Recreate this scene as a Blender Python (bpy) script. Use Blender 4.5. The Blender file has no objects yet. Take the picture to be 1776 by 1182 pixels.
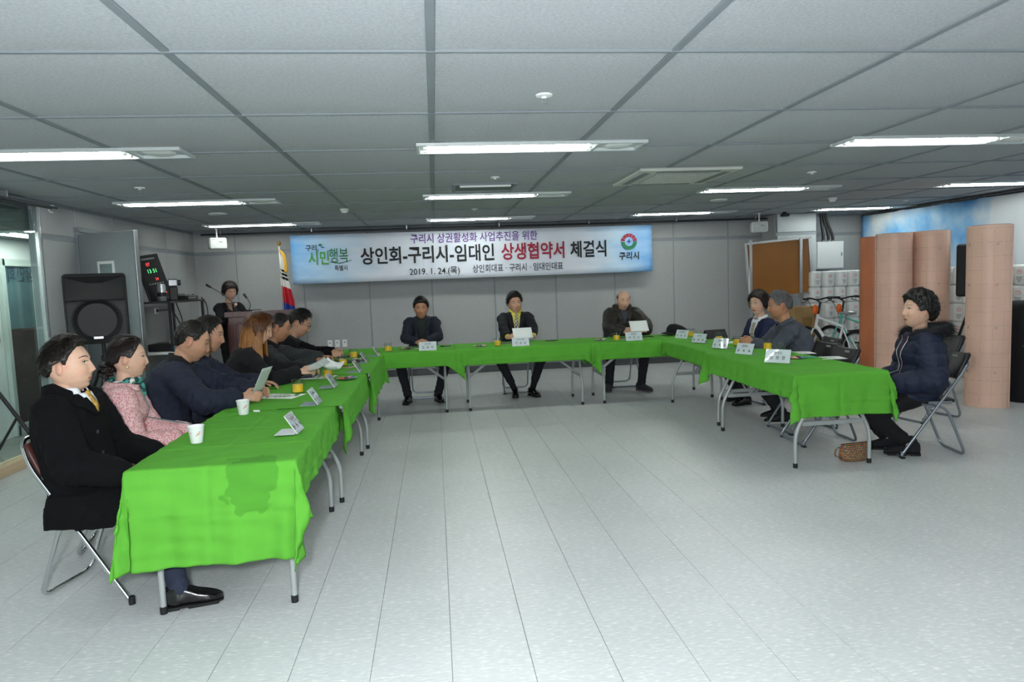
import bpy, bmesh, math, random
import numpy as np
from mathutils import Vector, Matrix, Euler
from mathutils.bvhtree import BVHTree
random.seed(7)
C = bpy.context.scene.collection
sc = bpy.context.scene

# ------------------------------------------------------------------ camera, world, lights, exposure
CAM_Z = 1.53
def camera_axes(yaw, pitch, roll):
    cy, sy, cp, sp = math.cos(yaw), math.sin(yaw), math.cos(pitch), math.sin(pitch)
    fwd = Vector((sy*cp, cy*cp, -sp)); right = Vector((cy, -sy, 0)); up = right.cross(fwd)
    cr, sr = math.cos(roll), math.sin(roll)
    return right*cr+up*sr, up*cr-right*sr, fwd
cam = bpy.data.cameras.new('camera'); cam_o = bpy.data.objects.new('camera', cam); C.objects.link(cam_o)
_r, _u, _w = camera_axes(math.radians(6.21), math.radians(4.986), math.radians(-2.15))
cam_o.matrix_world = Matrix(((_r.x, _u.x, -_w.x, 0), (_r.y, _u.y, -_w.y, 0), (_r.z, _u.z, -_w.z, CAM_Z), (0, 0, 0, 1)))
cam.sensor_width = 36; cam.lens = 1200/1776*36; cam.clip_start = .05; cam.clip_end = 100
sc.camera = cam_o
sc.view_settings.view_transform = 'Standard'; sc.view_settings.look = 'None'
sc.view_settings.gamma = 1; sc.view_settings.use_curve_mapping = False
sc.view_settings.exposure = 0.66
world = bpy.data.worlds.new('world'); sc.world = world; world.use_nodes = True
world.node_tree.nodes['Background'].inputs[0].default_value = (.75, .85, 1, 1)
world.node_tree.nodes['Background'].inputs[1].default_value = .12
TUBE_STRENGTH = 27.0
# the photographer's flash, beside the camera
fl = bpy.data.lights.new('camera_flash', 'POINT'); fl.energy = 320; fl.color = (.93, .965, 1); fl.shadow_soft_size = .09
flo = bpy.data.objects.new('camera_flash', fl); C.objects.link(flo); flo.location = (-.22, -.02, 1.66)

# ------------------------------------------------------------------ materials
def lin(c):
    if isinstance(c, str):
        c = [int(c[i:i+2], 16)/255 for i in (0, 2, 4)]
        c = [x/12.92 if x <= .04045 else ((x+.055)/1.055)**2.4 for x in c]
    return tuple(c[:3])
MATS = {}
def mat(name, col, rough=.6, metal=0., var=.08, vscale=8., bump=0., bscale=60., stretch=None, spec=.5, emit=0., trans=0., coat=0., sheen=0., alpha=1., attr=None, ior=1.45):
    if name in MATS: return MATS[name]
    m = bpy.data.materials.new(name); m.use_nodes = True; nt = m.node_tree; b = nt.nodes['Principled BSDF']
    c = lin(col); L = nt.links.new
    b.inputs['Roughness'].default_value = rough; b.inputs['Metallic'].default_value = metal
    b.inputs['Specular IOR Level'].default_value = spec; b.inputs['IOR'].default_value = ior
    b.inputs['Transmission Weight'].default_value = trans; b.inputs['Coat Weight'].default_value = coat
    b.inputs['Sheen Weight'].default_value = sheen; b.inputs['Alpha'].default_value = alpha
    tc = nt.nodes.new('ShaderNodeTexCoord'); src = tc.outputs['Object']
    if stretch:
        mp = nt.nodes.new('ShaderNodeMapping'); mp.inputs['Scale'].default_value = stretch; L(src, mp.inputs[0]); src = mp.outputs[0]
    base = None
    if attr:
        at = nt.nodes.new('ShaderNodeAttribute'); at.attribute_name = attr; base = at.outputs['Color']
    if var > 0:
        n = nt.nodes.new('ShaderNodeTexNoise'); n.inputs['Scale'].default_value = vscale; n.inputs['Detail'].default_value = 4; L(src, n.inputs['Vector'])
        mr = nt.nodes.new('ShaderNodeMapRange'); mr.inputs[1].default_value = .25; mr.inputs[2].default_value = .75
        mr.inputs[3].default_value = 1-var; mr.inputs[4].default_value = 1+var; L(n.outputs[0], mr.inputs[0])
        mx = nt.nodes.new('ShaderNodeMix'); mx.data_type = 'RGBA'; mx.blend_type = 'MULTIPLY'; mx.inputs[0].default_value = 1
        if base: L(base, mx.inputs[6])
        else: mx.inputs[6].default_value = (*c, 1)
        L(mr.outputs[0], mx.inputs[7]); L(mx.outputs[2], b.inputs['Base Color'])
    elif base: L(base, b.inputs['Base Color'])
    else: b.inputs['Base Color'].default_value = (*c, 1)
    if bump > 0:
        n2 = nt.nodes.new('ShaderNodeTexNoise'); n2.inputs['Scale'].default_value = bscale; n2.inputs['Detail'].default_value = 3; L(src, n2.inputs['Vector'])
        bp = nt.nodes.new('ShaderNodeBump'); bp.inputs['Strength'].default_value = bump; bp.inputs['Distance'].default_value = .01; L(n2.outputs[0], bp.inputs['Height']); L(bp.outputs[0], b.inputs['Normal'])
    if emit:
        b.inputs['Emission Color'].default_value = (*c, 1); b.inputs['Emission Strength'].default_value = emit
    MATS[name] = m
    return m

# ------------------------------------------------------------------ mesh building
def V(*a): return np.array(a, float)
def unit(v):
    v = np.asarray(v, float); n = np.linalg.norm(v); return v/n if n > 1e-9 else v
class MB:
    def __init__(s): s.v = []; s.f = []; s.mi = []; s.cur = 0
    def add(s, vs, fs):
        o = len(s.v); s.v += [tuple(map(float, p)) for p in vs]; s.f += [tuple(i+o for i in f) for f in fs]; s.mi += [s.cur]*len(fs); return s
    def box(s, c, d, bev=0., rot=None):
        hx, hy, hz = d[0]/2, d[1]/2, d[2]/2
        if bev <= 0:
            vs = [(x*hx, y*hy, z*hz) for x in (-1, 1) for y in (-1, 1) for z in (-1, 1)]
            fs = [(0, 1, 3, 2), (4, 6, 7, 5), (0, 4, 5, 1), (2, 3, 7, 6), (0, 2, 6, 4), (1, 5, 7, 3)]
        else:
            b = min(bev, hx*.95, hy*.95, hz*.95); vs = []; idx = {}
            for x in (-1, 1):
                for y in (-1, 1):
                    for z in (-1, 1):
                        for a in range(3):
                            p = [x*(hx-b), y*(hy-b), z*(hz-b)]; p[a] = (x*hx, y*hy, z*hz)[a]
                            idx[(x, y, z, a)] = len(vs); vs.append(tuple(p))
            fs = []; S = (-1, 1)
            q = lambda *k: fs.append(tuple(idx[i] for i in k))
            for t in S:
                q((t, -1, -1, 0), (t, 1, -1, 0), (t, 1, 1, 0), (t, -1, 1, 0)) if t > 0 else q((t, -1, -1, 0), (t, -1, 1, 0), (t, 1, 1, 0), (t, 1, -1, 0))
                q((-1, t, -1, 1), (-1, t, 1, 1), (1, t, 1, 1), (1, t, -1, 1)) if t > 0 else q((-1, t, -1, 1), (1, t, -1, 1), (1, t, 1, 1), (-1, t, 1, 1))
                q((-1, -1, t, 2), (1, -1, t, 2), (1, 1, t, 2), (-1, 1, t, 2)) if t > 0 else q((-1, -1, t, 2), (-1, 1, t, 2), (1, 1, t, 2), (1, -1, t, 2))
            for a in S:
                for c2 in S:
                    q((a, c2, -1, 0), (a, c2, 1, 0), (a, c2, 1, 1), (a, c2, -1, 1))
                    q((a, -1, c2, 0), (a, 1, c2, 0), (a, 1, c2, 2), (a, -1, c2, 2))
                    q((-1, a, c2, 1), (1, a, c2, 1), (1, a, c2, 2), (-1, a, c2, 2))
                    for d2 in S: q((a, c2, d2, 0), (a, c2, d2, 1), (a, c2, d2, 2))
        P = np.array(vs)
        if rot is not None:
            R = np.array(rot if isinstance(rot, Matrix) else Euler(rot).to_matrix()); P = P@R.T
        return s.add(P+np.array(c, float), fs)
    def loft(s, rings, caps=True, closed=True):
        n = len(rings[0]); vs = [p for r in rings for p in r]; fs = []
        for i in range(len(rings)-1):
            for j in range(n if closed else n-1):
                k = (j+1) % n; fs.append((i*n+j, i*n+k, (i+1)*n+k, (i+1)*n+j))
        if caps: fs += [tuple(range(n))[::-1], tuple((len(rings)-1)*n+j for j in range(n))]
        return s.add(vs, fs)
    def tube(s, path, r, n=8, flat=1., closed=False, caps=True, up=None):
        P = [np.array(p, float) for p in path]; k = len(P)
        rs = r if hasattr(r, '__len__') else [r]*k
        T = [unit((P[(i+1) % k] if closed or i < k-1 else P[i])-(P[i-1] if closed or i > 0 else P[i])) for i in range(k)]
        a = np.array(up, float) if up is not None else (V(0, 0, 1) if abs(T[0][2]) < .9 else V(1, 0, 0))
        N = unit(np.cross(T[0], a)); rings = []
        for i in range(k):
            N = unit(N-T[i]*np.dot(N, T[i])); B = np.cross(T[i], N)
            rings.append([P[i]+rs[i]*(math.cos(t)*N+flat*math.sin(t)*B) for t in np.linspace(0, 2*math.pi, n, endpoint=False)])
        if closed: rings.append(rings[0])
        return s.loft(rings, caps=caps and not closed)
    def cyl(s, c, r, h, n=20, r2=None, bev=0.):
        r2 = r if r2 is None else r2; c = np.array(c, float)
        prof = [(r-bev, 0), (r, bev), (r2, h-bev), (r2-bev, h)] if bev else [(r, 0), (r2, h)]
        return s.lathe(prof, c, n)
    def lathe(s, prof, c=(0, 0, 0), n=20, caps=True, rot=None):
        c = np.array(c, float); R = np.eye(3) if rot is None else np.array(Euler(rot).to_matrix())
        rings = [[R@V(r*math.cos(t), r*math.sin(t), z)+c for t in np.linspace(0, 2*math.pi, n, endpoint=False)] for r, z in prof]
        return s.loft(rings, caps=caps)
    def ell(s, c, d, n=16, m=10, rot=None):
        R = np.eye(3) if rot is None else np.array(Euler(rot).to_matrix() if not isinstance(rot, (Matrix, np.ndarray)) else rot)
        rings = []
        for i in range(m+1):
            a = -math.pi/2+math.pi*(i+.001)/(m+.002)
            rings.append([R@V(d[0]*math.cos(a)*math.cos(t), d[1]*math.cos(a)*math.sin(t), d[2]*math.sin(a))+np.array(c, float) for t in np.linspace(0, 2*math.pi, n, endpoint=False)])
        return s.loft(rings)
    def grid(s, P):   # P[i][j] points
        n, m = len(P), len(P[0]); vs = [p for r in P for p in r]
        return s.add(vs, [(i*m+j, i*m+j+1, (i+1)*m+j+1, (i+1)*m+j) for i in range(n-1) for j in range(m-1)])
    def quad(s, a, b, c, d): return s.add([a, b, c, d], [(0, 1, 2, 3)])
    def mesh(s, name):
        me = bpy.data.meshes.new(name); me.from_pydata(s.v, [], s.f); me.update(); return me
    def build(s, name, material, parent=None, smooth=None, fix=True):
        me = s.mesh(name)
        if fix:
            bm = bmesh.new(); bm.from_mesh(me); bmesh.ops.recalc_face_normals(bm, faces=bm.faces); bm.to_mesh(me); bm.free()
        return link(name, me, material, parent, smooth, s.mi if any(s.mi) else None)
def link(name, me, material, parent=None, smooth=None, mi=None):
    for m in (material if isinstance(material, (list, tuple)) else [material]): me.materials.append(m)
    if mi: me.polygons.foreach_set('material_index', mi)
    if smooth is not None:
        me.polygons.foreach_set('use_smooth', [True]*len(me.polygons))
        if smooth < 180:
            me.set_sharp_from_angle(angle=math.radians(smooth))
    o = bpy.data.objects.new(name, me); C.objects.link(o)
    if parent: o.parent = parent
    return o
def empty(name, loc=(0, 0, 0), rz=0.):
    o = bpy.data.objects.new(name, None); o.empty_display_size = .05; C.objects.link(o); o.location = loc; o.rotation_euler = (0, 0, rz); return o
def tag(o, label=None, cat=None, group=None, kind=None):
    if label: o['label'] = label
    if cat: o['category'] = cat
    if group: o['group'] = group
    if kind: o['kind'] = kind
    return o
def copy_tree(o, parent=None):
    c = o.copy(); C.objects.link(c); c.parent = parent
    for ch in list(o.children): copy_tree(ch, c)
    return c
_work = bpy.data.scenes.new('workbench')
def bake(o):   # the object's mesh with its modifiers applied, worked out in a scene of its own
    for c_ in list(o.users_collection): c_.objects.unlink(o)
    _work.collection.objects.link(o)
    with bpy.context.temp_override(scene=_work, view_layer=_work.view_layers[0]): dg = bpy.context.evaluated_depsgraph_get(); dg.update()
    me = bpy.data.meshes.new_from_object(o.evaluated_get(dg)); _work.collection.objects.unlink(o); return me
def text(name, s, size, material, parent, loc, rot=(0, 0, 0), bold=0., sx=1., align='CENTER', shear=0., depth=0.):
    cu = bpy.data.curves.new(name, 'FONT'); cu.body = s; cu.size = size; cu.offset = bold*size; cu.align_x = align; cu.align_y = 'CENTER'; cu.shear = shear
    cu.resolution_u = 3; cu.extrude = depth
    t = bpy.data.objects.new(name, cu); C.objects.link(t); me = bake(t); bpy.data.objects.remove(t); bpy.data.curves.remove(cu)
    me.name = name; me.materials.clear()
    o = link(name, me, material, parent); o.location = loc; o.rotation_euler = rot; o.scale = (sx, 1, 1); return o
def bez(pts, n=8):   # Catmull-Rom through pts
    P = [np.array(p, float) for p in pts]; P = [2*P[0]-P[1]]+P+[2*P[-1]-P[-2]]; out = []
    for i in range(1, len(P)-2):
        for t in np.linspace(0, 1, n, endpoint=False):
            out.append(.5*((2*P[i])+(-P[i-1]+P[i+1])*t+(2*P[i-1]-5*P[i]+4*P[i+1]-P[i+2])*t*t+(-P[i-1]+3*P[i]-3*P[i+1]+P[i+2])*t**3))
    return out+[P[-2]]
def round_path(pts, r=.05, n=5):   # polyline with rounded corners
    P = [np.array(p, float) for p in pts]; out = [P[0]]
    for i in range(1, len(P)-1):
        a = unit(P[i-1]-P[i]); b = unit(P[i+1]-P[i]); rr = min(r, .49*np.linalg.norm(P[i-1]-P[i]), .49*np.linalg.norm(P[i+1]-P[i]))
        for t in np.linspace(0, 1, n): out.append((1-t)**2*(P[i]+a*rr)+2*t*(1-t)*P[i]+t*t*(P[i]+b*rr))
    return out+[P[-1]]
# ------------------------------------------------------------------ the room
XL, XR, YB, YF, ZC = -3.82, 7.85, 11.7, -2.6, 2.48
m_panelwall = mat('wall_panel_fabric', 'a0a3a3', .9, var=.05, vscale=40, bump=.25, bscale=500)
m_seam = mat('panel_joint', '868d92', .7, var=.05)
m_ceil = mat('ceiling_panel_fabric', 'b3b8bb', .95, var=.13, vscale=70, bump=.8, bscale=220)
m_tbar = mat('ceiling_rail', '7d8589', .55, var=.04)
m_alu = mat('brushed_aluminium', 'b9bec0', .35, .9, var=.06, vscale=30)
m_dark = mat('dark_joint', '3a3d3e', .8, var=.05)
m_white = mat('white_plastic', 'e3e6e4', .45, var=.03)
m_black = mat('black_plastic', '17181a', .5, var=.1, vscale=20)
m_grey = mat('grey_plastic', '7a7e80', .5, var=.05)

def floor_material():
    m = mat('vinyl_floor_tile', 'ccd1ce', .36, var=.0, spec=.4); nt = m.node_tree; b = nt.nodes['Principled BSDF']; L = nt.links.new
    g = nt.nodes.new('ShaderNodeNewGeometry')
    def noise(sc_, det, st):
        mp = nt.nodes.new('ShaderNodeMapping'); mp.inputs['Scale'].default_value = st; L(g.outputs['Position'], mp.inputs[0])
        n = nt.nodes.new('ShaderNodeTexNoise'); n.inputs['Scale'].default_value = sc_; n.inputs['Detail'].default_value = det; L(mp.outputs[0], n.inputs['Vector']); return n.outputs[0]
    ra = nt.nodes.new('ShaderNodeValToRGB'); L(noise(60, 2, (.45, 1.7, 1)), ra.inputs[0])
    ra.color_ramp.elements[0].position = .30; ra.color_ramp.elements[0].color = (*lin('c1c4c4'), 1)
    ra.color_ramp.elements[1].position = .70; ra.color_ramp.elements[1].color = (*lin('e2e2dc'), 1)
    e = ra.color_ramp.elements.new(.58); e.color = (*lin('cacdcd'), 1)
    rb = nt.nodes.new('ShaderNodeValToRGB'); L(noise(.7, 3, (1, 1, 1)), rb.inputs[0])
    rb.color_ramp.elements[0].position = .3; rb.color_ramp.elements[0].color = (.86, .87, .86, 1); rb.color_ramp.elements[1].position = .7; rb.color_ramp.elements[1].color = (1, 1, 1, 1)
    mx = nt.nodes.new('ShaderNodeMix'); mx.data_type = 'RGBA'; mx.blend_type = 'MULTIPLY'; mx.inputs[0].default_value = 1
    L(ra.outputs[0], mx.inputs[6]); L(rb.outputs[0], mx.inputs[7]); L(mx.outputs[2], b.inputs['Base Color'])
    mr = nt.nodes.new('ShaderNodeMapRange'); mr.inputs[3].default_value = .26; mr.inputs[4].default_value = .5; L(noise(3, 4, (1, 1, 1)), mr.inputs[0]); L(mr.outputs[0], b.inputs['Roughness'])
    return m
m_floor = floor_material(); m_grout = mat('floor_joint', '8a8d89', .8, var=.1)

def slab(name, c, d, m, kind='structure', parent=None):
    o = MB().box(c, d).build(name, m, parent)
    if parent is None: o['kind'] = kind
    return o
floor = slab('floor', ((XL+XR)/2-.9, (YF+YB)/2, -.06), (XR-XL+2.2, YB-YF+.4, .112), m_grout)
tag(floor, 'pale grey speckled vinyl tile floor across the hall')
T = .321
tile_me = MB().box((0, 0, -.0045), (T-.0026, T-.0008, .009), .0004).mesh('floor_tile'); tile_me.materials.append(m_floor)
cells = []
for i in range(int(XL/T)-1, int(XR/T)+1):
    for j in range(-8, 37):
        cx, cy = (i+.5)*T, (j+.5)*T+.06
        if XL+.1 < cx < XR-.05 and YF < cy < YB: cells.append((cx, cy))
def seen(x, y):   # roughly inside the picture and how near
    d = y*.994+x*.108; a = (x*.994-y*.108)/max(d, .01)
    return 2.2 < d and abs(a) < .8
near = sorted([c for c in cells if seen(*c)], key=lambda c: c[0]**2+c[1]**2)[:290]
ns = set(near); rest = MB()
for cx, cy in cells:
    if (cx, cy) in ns:
        o = bpy.data.objects.new('floor_tile', tile_me); C.objects.link(o); o.location = (cx, cy, .002); o.parent = floor
    else: rest.box((cx, cy, -.0025), (T-.0026, T-.0008, .009))
o = rest.build('floor_tiling', m_floor, floor, fix=False); o['kind'] = 'stuff'

# ceiling: fabric panels between aluminium rails
ceiling = slab('ceiling', ((XL+XR)/2-.9, (YF+YB)/2, ZC+.08), (XR-XL+2.2, YB-YF+.4, .1), m_dark)
tag(ceiling, 'grey fabric panel ceiling with dark rails')
G, GX0, GY0 = 1.045, -1.016, 2.964
def ceiling_panel_mesh(w, l):
    b = MB(); k = 8; P = []
    for i in range(k+1):
        row = []
        for j in range(k+1):
            u, v = i/k, j/k
            e = min(u*w, (1-u)*w, v*l, (1-v)*l); z = .008*math.exp(-e/.03)
            row.append((-w/2+w*u, -l/2+l*v, z-.0))
        P.append(row)
    b.grid(P); me = b.mesh('ceiling_panel'); me.materials.append(m_ceil)
    me.polygons.foreach_set('use_smooth', [True]*len(me.polygons)); me.flip_normals(); return me
cp_me = ceiling_panel_mesh(G-.034, G-.008)
i0, i1 = math.floor((XL-GX0)/G), math.ceil((XR-GX0)/G); j0, j1 = math.floor((YF-GY0)/G), math.ceil((YB-GY0)/G)
for i in range(i0, i1):
    for j in range(j0, j1):
        xa, xb = max(GX0+i*G, XL), min(GX0+(i+1)*G, XR); ya, yb = max(GY0+j*G, YF), min(GY0+(j+1)*G, YB)
        if xb-xa < .06 or yb-ya < .06: continue
        full = xb-xa > G-.01 and yb-ya > G-.01
        me = cp_me if full else ceiling_panel_mesh(xb-xa-.034, yb-ya-.008)
        o = bpy.data.objects.new('ceiling_panel', me); C.objects.link(o); o.location = ((xa+xb)/2, (ya+yb)/2, ZC+random.uniform(-.001, .002)); o.parent = ceiling
for i in range(i0+1, i1):
    MB().box((GX0+i*G, (YF+YB)/2, ZC+.006), (.036, YB-YF, .012), .002).build('ceiling_rail', m_tbar, ceiling)
for j in range(j0+1, j1):
    MB().box(((XL+XR)/2, GY0+j*G, ZC+.004), (XR-XL, .020, .012), .002).build('cross_rail', m_tbar, ceiling)

def wall(name, c, d, label): return tag(slab(name, c, d, m_seam), label)
ZS = 2.135   # horizontal joint height
# back wall
wall_back = wall('wall_back', ((XL+XR)/2, YB+.04, ZC/2), (XR-XL+.2, .1, ZC+.1), 'grey fabric panelled back wall behind the banner')
xs = [XL, -3.17, -2.12, -1.07, -.04, 1.01, 2.06, 3.09, 4.14, 5.13, 6.2, 7.0, XR]
def wpanel(parent, axis, a, b, z0, z1, pos, inward):
    w = b-a-.016; h = z1-z0-.012
    if axis == 'x': return MB().box(((a+b)/2, pos+inward*.004, (z0+z1)/2), (w, .03, h), .006).build('wall_panel', m_panelwall, parent)
    return MB().box((pos+inward*.004, (a+b)/2, (z0+z1)/2), (.03, w, h), .006).build('wall_panel', m_panelwall, parent)
for a, b in zip(xs[:-1], xs[1:]):
    wpanel(wall_back, 'x', a, b, .1, ZS-.02, YB, -1); wpanel(wall_back, 'x', a, b, ZS+.02, ZC-.02, YB, -1)
b = MB().box(((XL+XR)/2, YB-.02, .05), (XR-XL, .03, .1), .004).build('baseboard_back', mat('baseboard_grey', '4a4d50', .5)); b['kind'] = 'structure'
# left wall, from the glass partition to the back corner
YG = 7.29
wall_left = wall('wall_left', (XL-.04, (YG+YB)/2, ZC/2), (.1, YB-YG, ZC+.1), 'grey fabric panelled left wall beside the glass partition')
for a, b in zip([YG+.03, 7.98, 8.86, 9.44, 10.5, 11.3], [7.98, 8.86, 9.44, 10.5, 11.3, YB]):
    if not (7.9 < a < 8.2): wpanel(wall_left, 'y', a, b, .1, ZS-.02, XL, 1)
    wpanel(wall_left, 'y', a, b, ZS+.02, ZC-.02, XL, 1)
b = MB().box((XL+.02, (YG+.6+YB)/2+.5, .05), (.03, YB-YG-1.6, .1), .004).build('baseboard_left', MATS['baseboard_grey']); b['kind'] = 'structure'
# right wall, front wall behind the camera, left wall behind the camera
m_plain = mat('painted_wall_grey', 'a6abab', .85, var=.04, vscale=3)
wall_right = wall('wall_right', (XR+.06, (YF+YB)/2, ZC/2), (.1, YB-YF+.2, ZC+.1), 'grey right wall mostly covered by the sky print banner')
wall_right.data.materials[0] = m_plain
wf = wall('wall_front', ((XL+XR)/2-.9, YF-.06, ZC/2), (XR-XL+2.2, .1, ZC+.1), 'plain grey wall behind the viewer'); wf.data.materials[0] = m_plain
wo = wall('wall_corridor', (-4.8, 3.3, ZC/2), (.1, 11.6, ZC+.1), 'white corridor wall seen through the glass partition'); wo.data.materials[0] = mat('corridor_white', 'f3f6f4', .7, var=.03)
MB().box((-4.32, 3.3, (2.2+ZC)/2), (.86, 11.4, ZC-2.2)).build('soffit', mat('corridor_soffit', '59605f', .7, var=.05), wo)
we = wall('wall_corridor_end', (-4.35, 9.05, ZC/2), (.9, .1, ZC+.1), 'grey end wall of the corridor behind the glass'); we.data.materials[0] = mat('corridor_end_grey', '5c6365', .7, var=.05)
# pillar at the back right
pil = MB().box((6.1, 11.42, ZC/2), (.72, .5, ZC)).build('trim_1', m_seam); tag(pil, 'boxed grey pillar in the back right corner', kind='structure')
MB().box((6.1, 11.165, (ZS-.02)/2), (.69, .03, ZS-.03), .006).build('wall_panel', mat('pillar_panel', 'a9b0b2', .85, var=.05, bump=.2, bscale=400), pil)
MB().box((6.1, 11.165, (ZS+.02+ZC)/2), (.69, .03, ZC-ZS-.04), .006).build('wall_panel', MATS['pillar_panel'], pil)
MB().box((6.1-.365, 11.42, ZC/2), (.03, .47, ZC-.02), .006).build('wall_panel', m_panelwall, pil)

# glass partition on the left: sill, posts, panes
def pane_material(name, tint, gloss):
    m = bpy.data.materials.new(name); m.use_nodes = True; nt = m.node_tree; nt.nodes.remove(nt.nodes['Principled BSDF'])
    t = nt.nodes.new('ShaderNodeBsdfTransparent'); t.inputs[0].default_value = (*tint, 1)
    g = nt.nodes.new('ShaderNodeBsdfGlossy'); g.inputs['Roughness'].default_value = .02
    lw = nt.nodes.new('ShaderNodeLayerWeight'); lw.inputs[0].default_value = .5; pw = nt.nodes.new('ShaderNodeMath'); pw.operation = 'POWER'; pw.inputs[1].default_value = 4; nt.links.new(lw.outputs['Facing'], pw.inputs[0])
    f = nt.nodes.new('ShaderNodeMath'); f.operation = 'MULTIPLY_ADD'; f.inputs[1].default_value = .7; f.inputs[2].default_value = gloss; nt.links.new(pw.outputs[0], f.inputs[0])
    x = nt.nodes.new('ShaderNodeMixShader'); nt.links.new(f.outputs[0], x.inputs[0]); nt.links.new(t.outputs[0], x.inputs[1]); nt.links.new(g.outputs[0], x.inputs[2])
    nt.links.new(x.outputs[0], nt.nodes['Material Output'].inputs[0]); MATS[name] = m; return m
m_glass = pane_material('clear_glass_pane', (.88, .95, .93), .04)
win = empty('window_1', (XL, YG, 0)); tag(win, 'tall clear glass partition with metal post on the left', kind='structure')
MB().box((0, -3.2, .05), (.12, 6.4, .1), .006).build('window_sill', mat('pale_wood', 'c9b391', .5, var=.15, vscale=3, stretch=(3, .4, 20)), win)
MB().box((0, -3.2, ZC-.03), (.07, 6.4, .06), .004).build('window_head', m_tbar, win)
for y in (0, -2.1, -4.2): MB().box((.0, y, ZC/2), (.055, .045, ZC-.02), .012).build('window_post', m_alu, win)
for y in (-1.05, -3.15): MB().box((0, y, ZC/2), (.01, 2.02, ZC-.2)).build('pane', m_glass, win)
wl2 = wall('wall_left_front', (XL-.06, (YF+YG-6.4)/2, ZC/2), (.1, YG-6.4-YF, ZC+.1), 'grey left wall near the viewer')
# the corridor's glazed door with reversed lettering
dr = empty('door_1', (-4.74, 8.53, 0)); tag(dr, 'glazed white framed corridor door with reversed lettering', kind='structure')
m_dframe = mat('door_frame_white', 'ccd5d1', .5, var=.03)
dl = MB()
for y in (-.31, .31): dl.box((.02, y, .99), (.05, .07, 1.98), .004)
dl.box((.02, 0, 1.94), (.05, .64, .08), .004).box((.02, 0, .06), (.05, .64, .12), .004); dl.build('door_frame', m_dframe, dr)
MB().box((.005, 0, 1.55), (.012, .56, .72)).build('door_pane', mat('teal_glass_backed', '5f7d82', .12, var=.2, vscale=3, coat=.5), dr)
MB().box((.005, 0, .66), (.012, .56, 1.07)).build('door_pane', mat('brown_glass_backed', '4a3732', .12, var=.25, vscale=4, coat=.5), dr)
tx = text('lettering', '상인회', .2, mat('letter_navy', '2c3f55', .5, var=0), dr, (.013, -.02, 1.74), (math.pi/2, 0, -math.pi/2), bold=.02)
tx.scale = (1.0, 1, 1); tx.location = (.0145, .06, 1.80)
# ------------------------------------------------------------------ light fixtures
m_tube = mat('fluorescent_tube', (.97, 1., .95), .4, var=0, emit=TUBE_STRENGTH)
m_refl = mat('lamp_reflector', 'cfd6d6', .35, .3, var=.03)
def fixture():
    root = empty('ceiling_light')
    L_, W = 1.62, .31; z = 0
    f = MB()
    for s in (-1, 1):
        f.box((0, s*(W/2-.012), -.012), (L_, .024, .024), .004); f.box((s*(L_/2-.012), 0, -.012), (.024, W-.05, .024), .004)
    f.build('frame', m_refl, root)
    p = MB(); p.box((0, 0, -.002), (L_-.05, W-.05, .004))
    for s in (-1, 0, 1):   # sloped reflector ridges
        p.loft([[(-L_/2+.05, s*.085-.03, -.004), (-L_/2+.05, s*.085, -.012), (-L_/2+.05, s*.085+.03, -.004)], [(L_/2-.42, s*.085-.03, -.004), (L_/2-.42, s*.085, -.012), (L_/2-.42, s*.085+.03, -.004)]])
    p.build('reflector', m_refl, root)
    for s in (-1, 1):
        t = MB().tube([(-L_/2+.07, s*.045, -.016), (L_/2-.40, s*.045, -.016)], .012, 10).build('tube', m_tube, root, 40)
        for x in (-L_/2+.06, L_/2-.39): MB().box((x, s*.045, -.016), (.03, .034, .028), .004).build('lamp_holder', m_white, root)
    MB().box((L_/2-.345, 0, -.013), (.02, W-.05, .024), .003).build('divider', m_refl, root)
    MB().lathe([(.10, -.004), (.105, -.010), (.085, -.020), (.03, -.023)], (L_/2-.18, 0, 0), 24).build('emergency_lamp', m_white, root, 40)
    return root
fx = fixture(); first = True
rows = ['nearest row', 'second row from the viewer', 'third row from the viewer', 'row by the back wall']
colsn = ['left', 'centre', 'right of centre', 'far right']
for j, y in enumerate((2.16, 4.97, 7.72, 10.47)):
    for i, x in enumerate((-2.42, .73, 3.88, 6.85)):
        if j == 0 and i in (0, 3): continue
        o = fx if first else copy_tree(fx); first = False
        o.location = (x, y, ZC+.002)
        tag(o, 'recessed fluorescent ceiling light, %s column, %s' % (colsn[i], rows[j]), 'ceiling light', 'fluorescent ceiling lights')

for y, nm in ((8.15, 'above the glazed door'), (6.2, 'nearer the viewer')):  # copies of the ceiling light added to brighten the corridor
    o = copy_tree(fx); o.location = (-4.2, y, 2.2); o.rotation_euler = (0, 0, math.pi/2); tag(o, 'fluorescent light added to brighten the corridor behind the glass, ' + nm, 'ceiling light', 'fluorescent ceiling lights')
# ceiling air conditioner, hatch, sprinklers, detectors
ac = empty('air_conditioner', (2.34, 6.56, ZC)); tag(ac, 'square ceiling cassette air conditioner with perforated grille', 'air conditioner')
m_ac = mat('ac_ivory', 'c9ccc4', .5, var=.03)
MB().box((0, 0, -.012), (.96, .98, .03), .012).build('panel', m_ac, ac)
MB().box((0, 0, -.029), (.52, .56, .008), .003).build('grille', mat('ac_grille_dark', '8b918c', .6), ac)
gm = MB()
for i in range(15):
    for j in range(16): gm.box((-.245+i*.035, -.26+j*.035, -.034), (.024, .024, .004))
g = gm.build('grille_dots', m_ac, ac, fix=False); g['kind'] = 'stuff'
for s in (-1, 1):
    MB().box((s*.38, 0, -.028), (.07, .72, .006), .002).build('louvre', m_grey, ac); MB().box((0, s*.4, -.028), (.6, .07, .006), .002).build('louvre', m_grey, ac)
ht = empty('ceiling_hatch', (.54, 7.06, ZC)); tag(ht, 'small square open ceiling hatch with aluminium frame', 'hatch')
hf = MB()
for s in (-1, 1): hf.box((s*.3, 0, -.008), (.03, .55, .02), .002)
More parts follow.
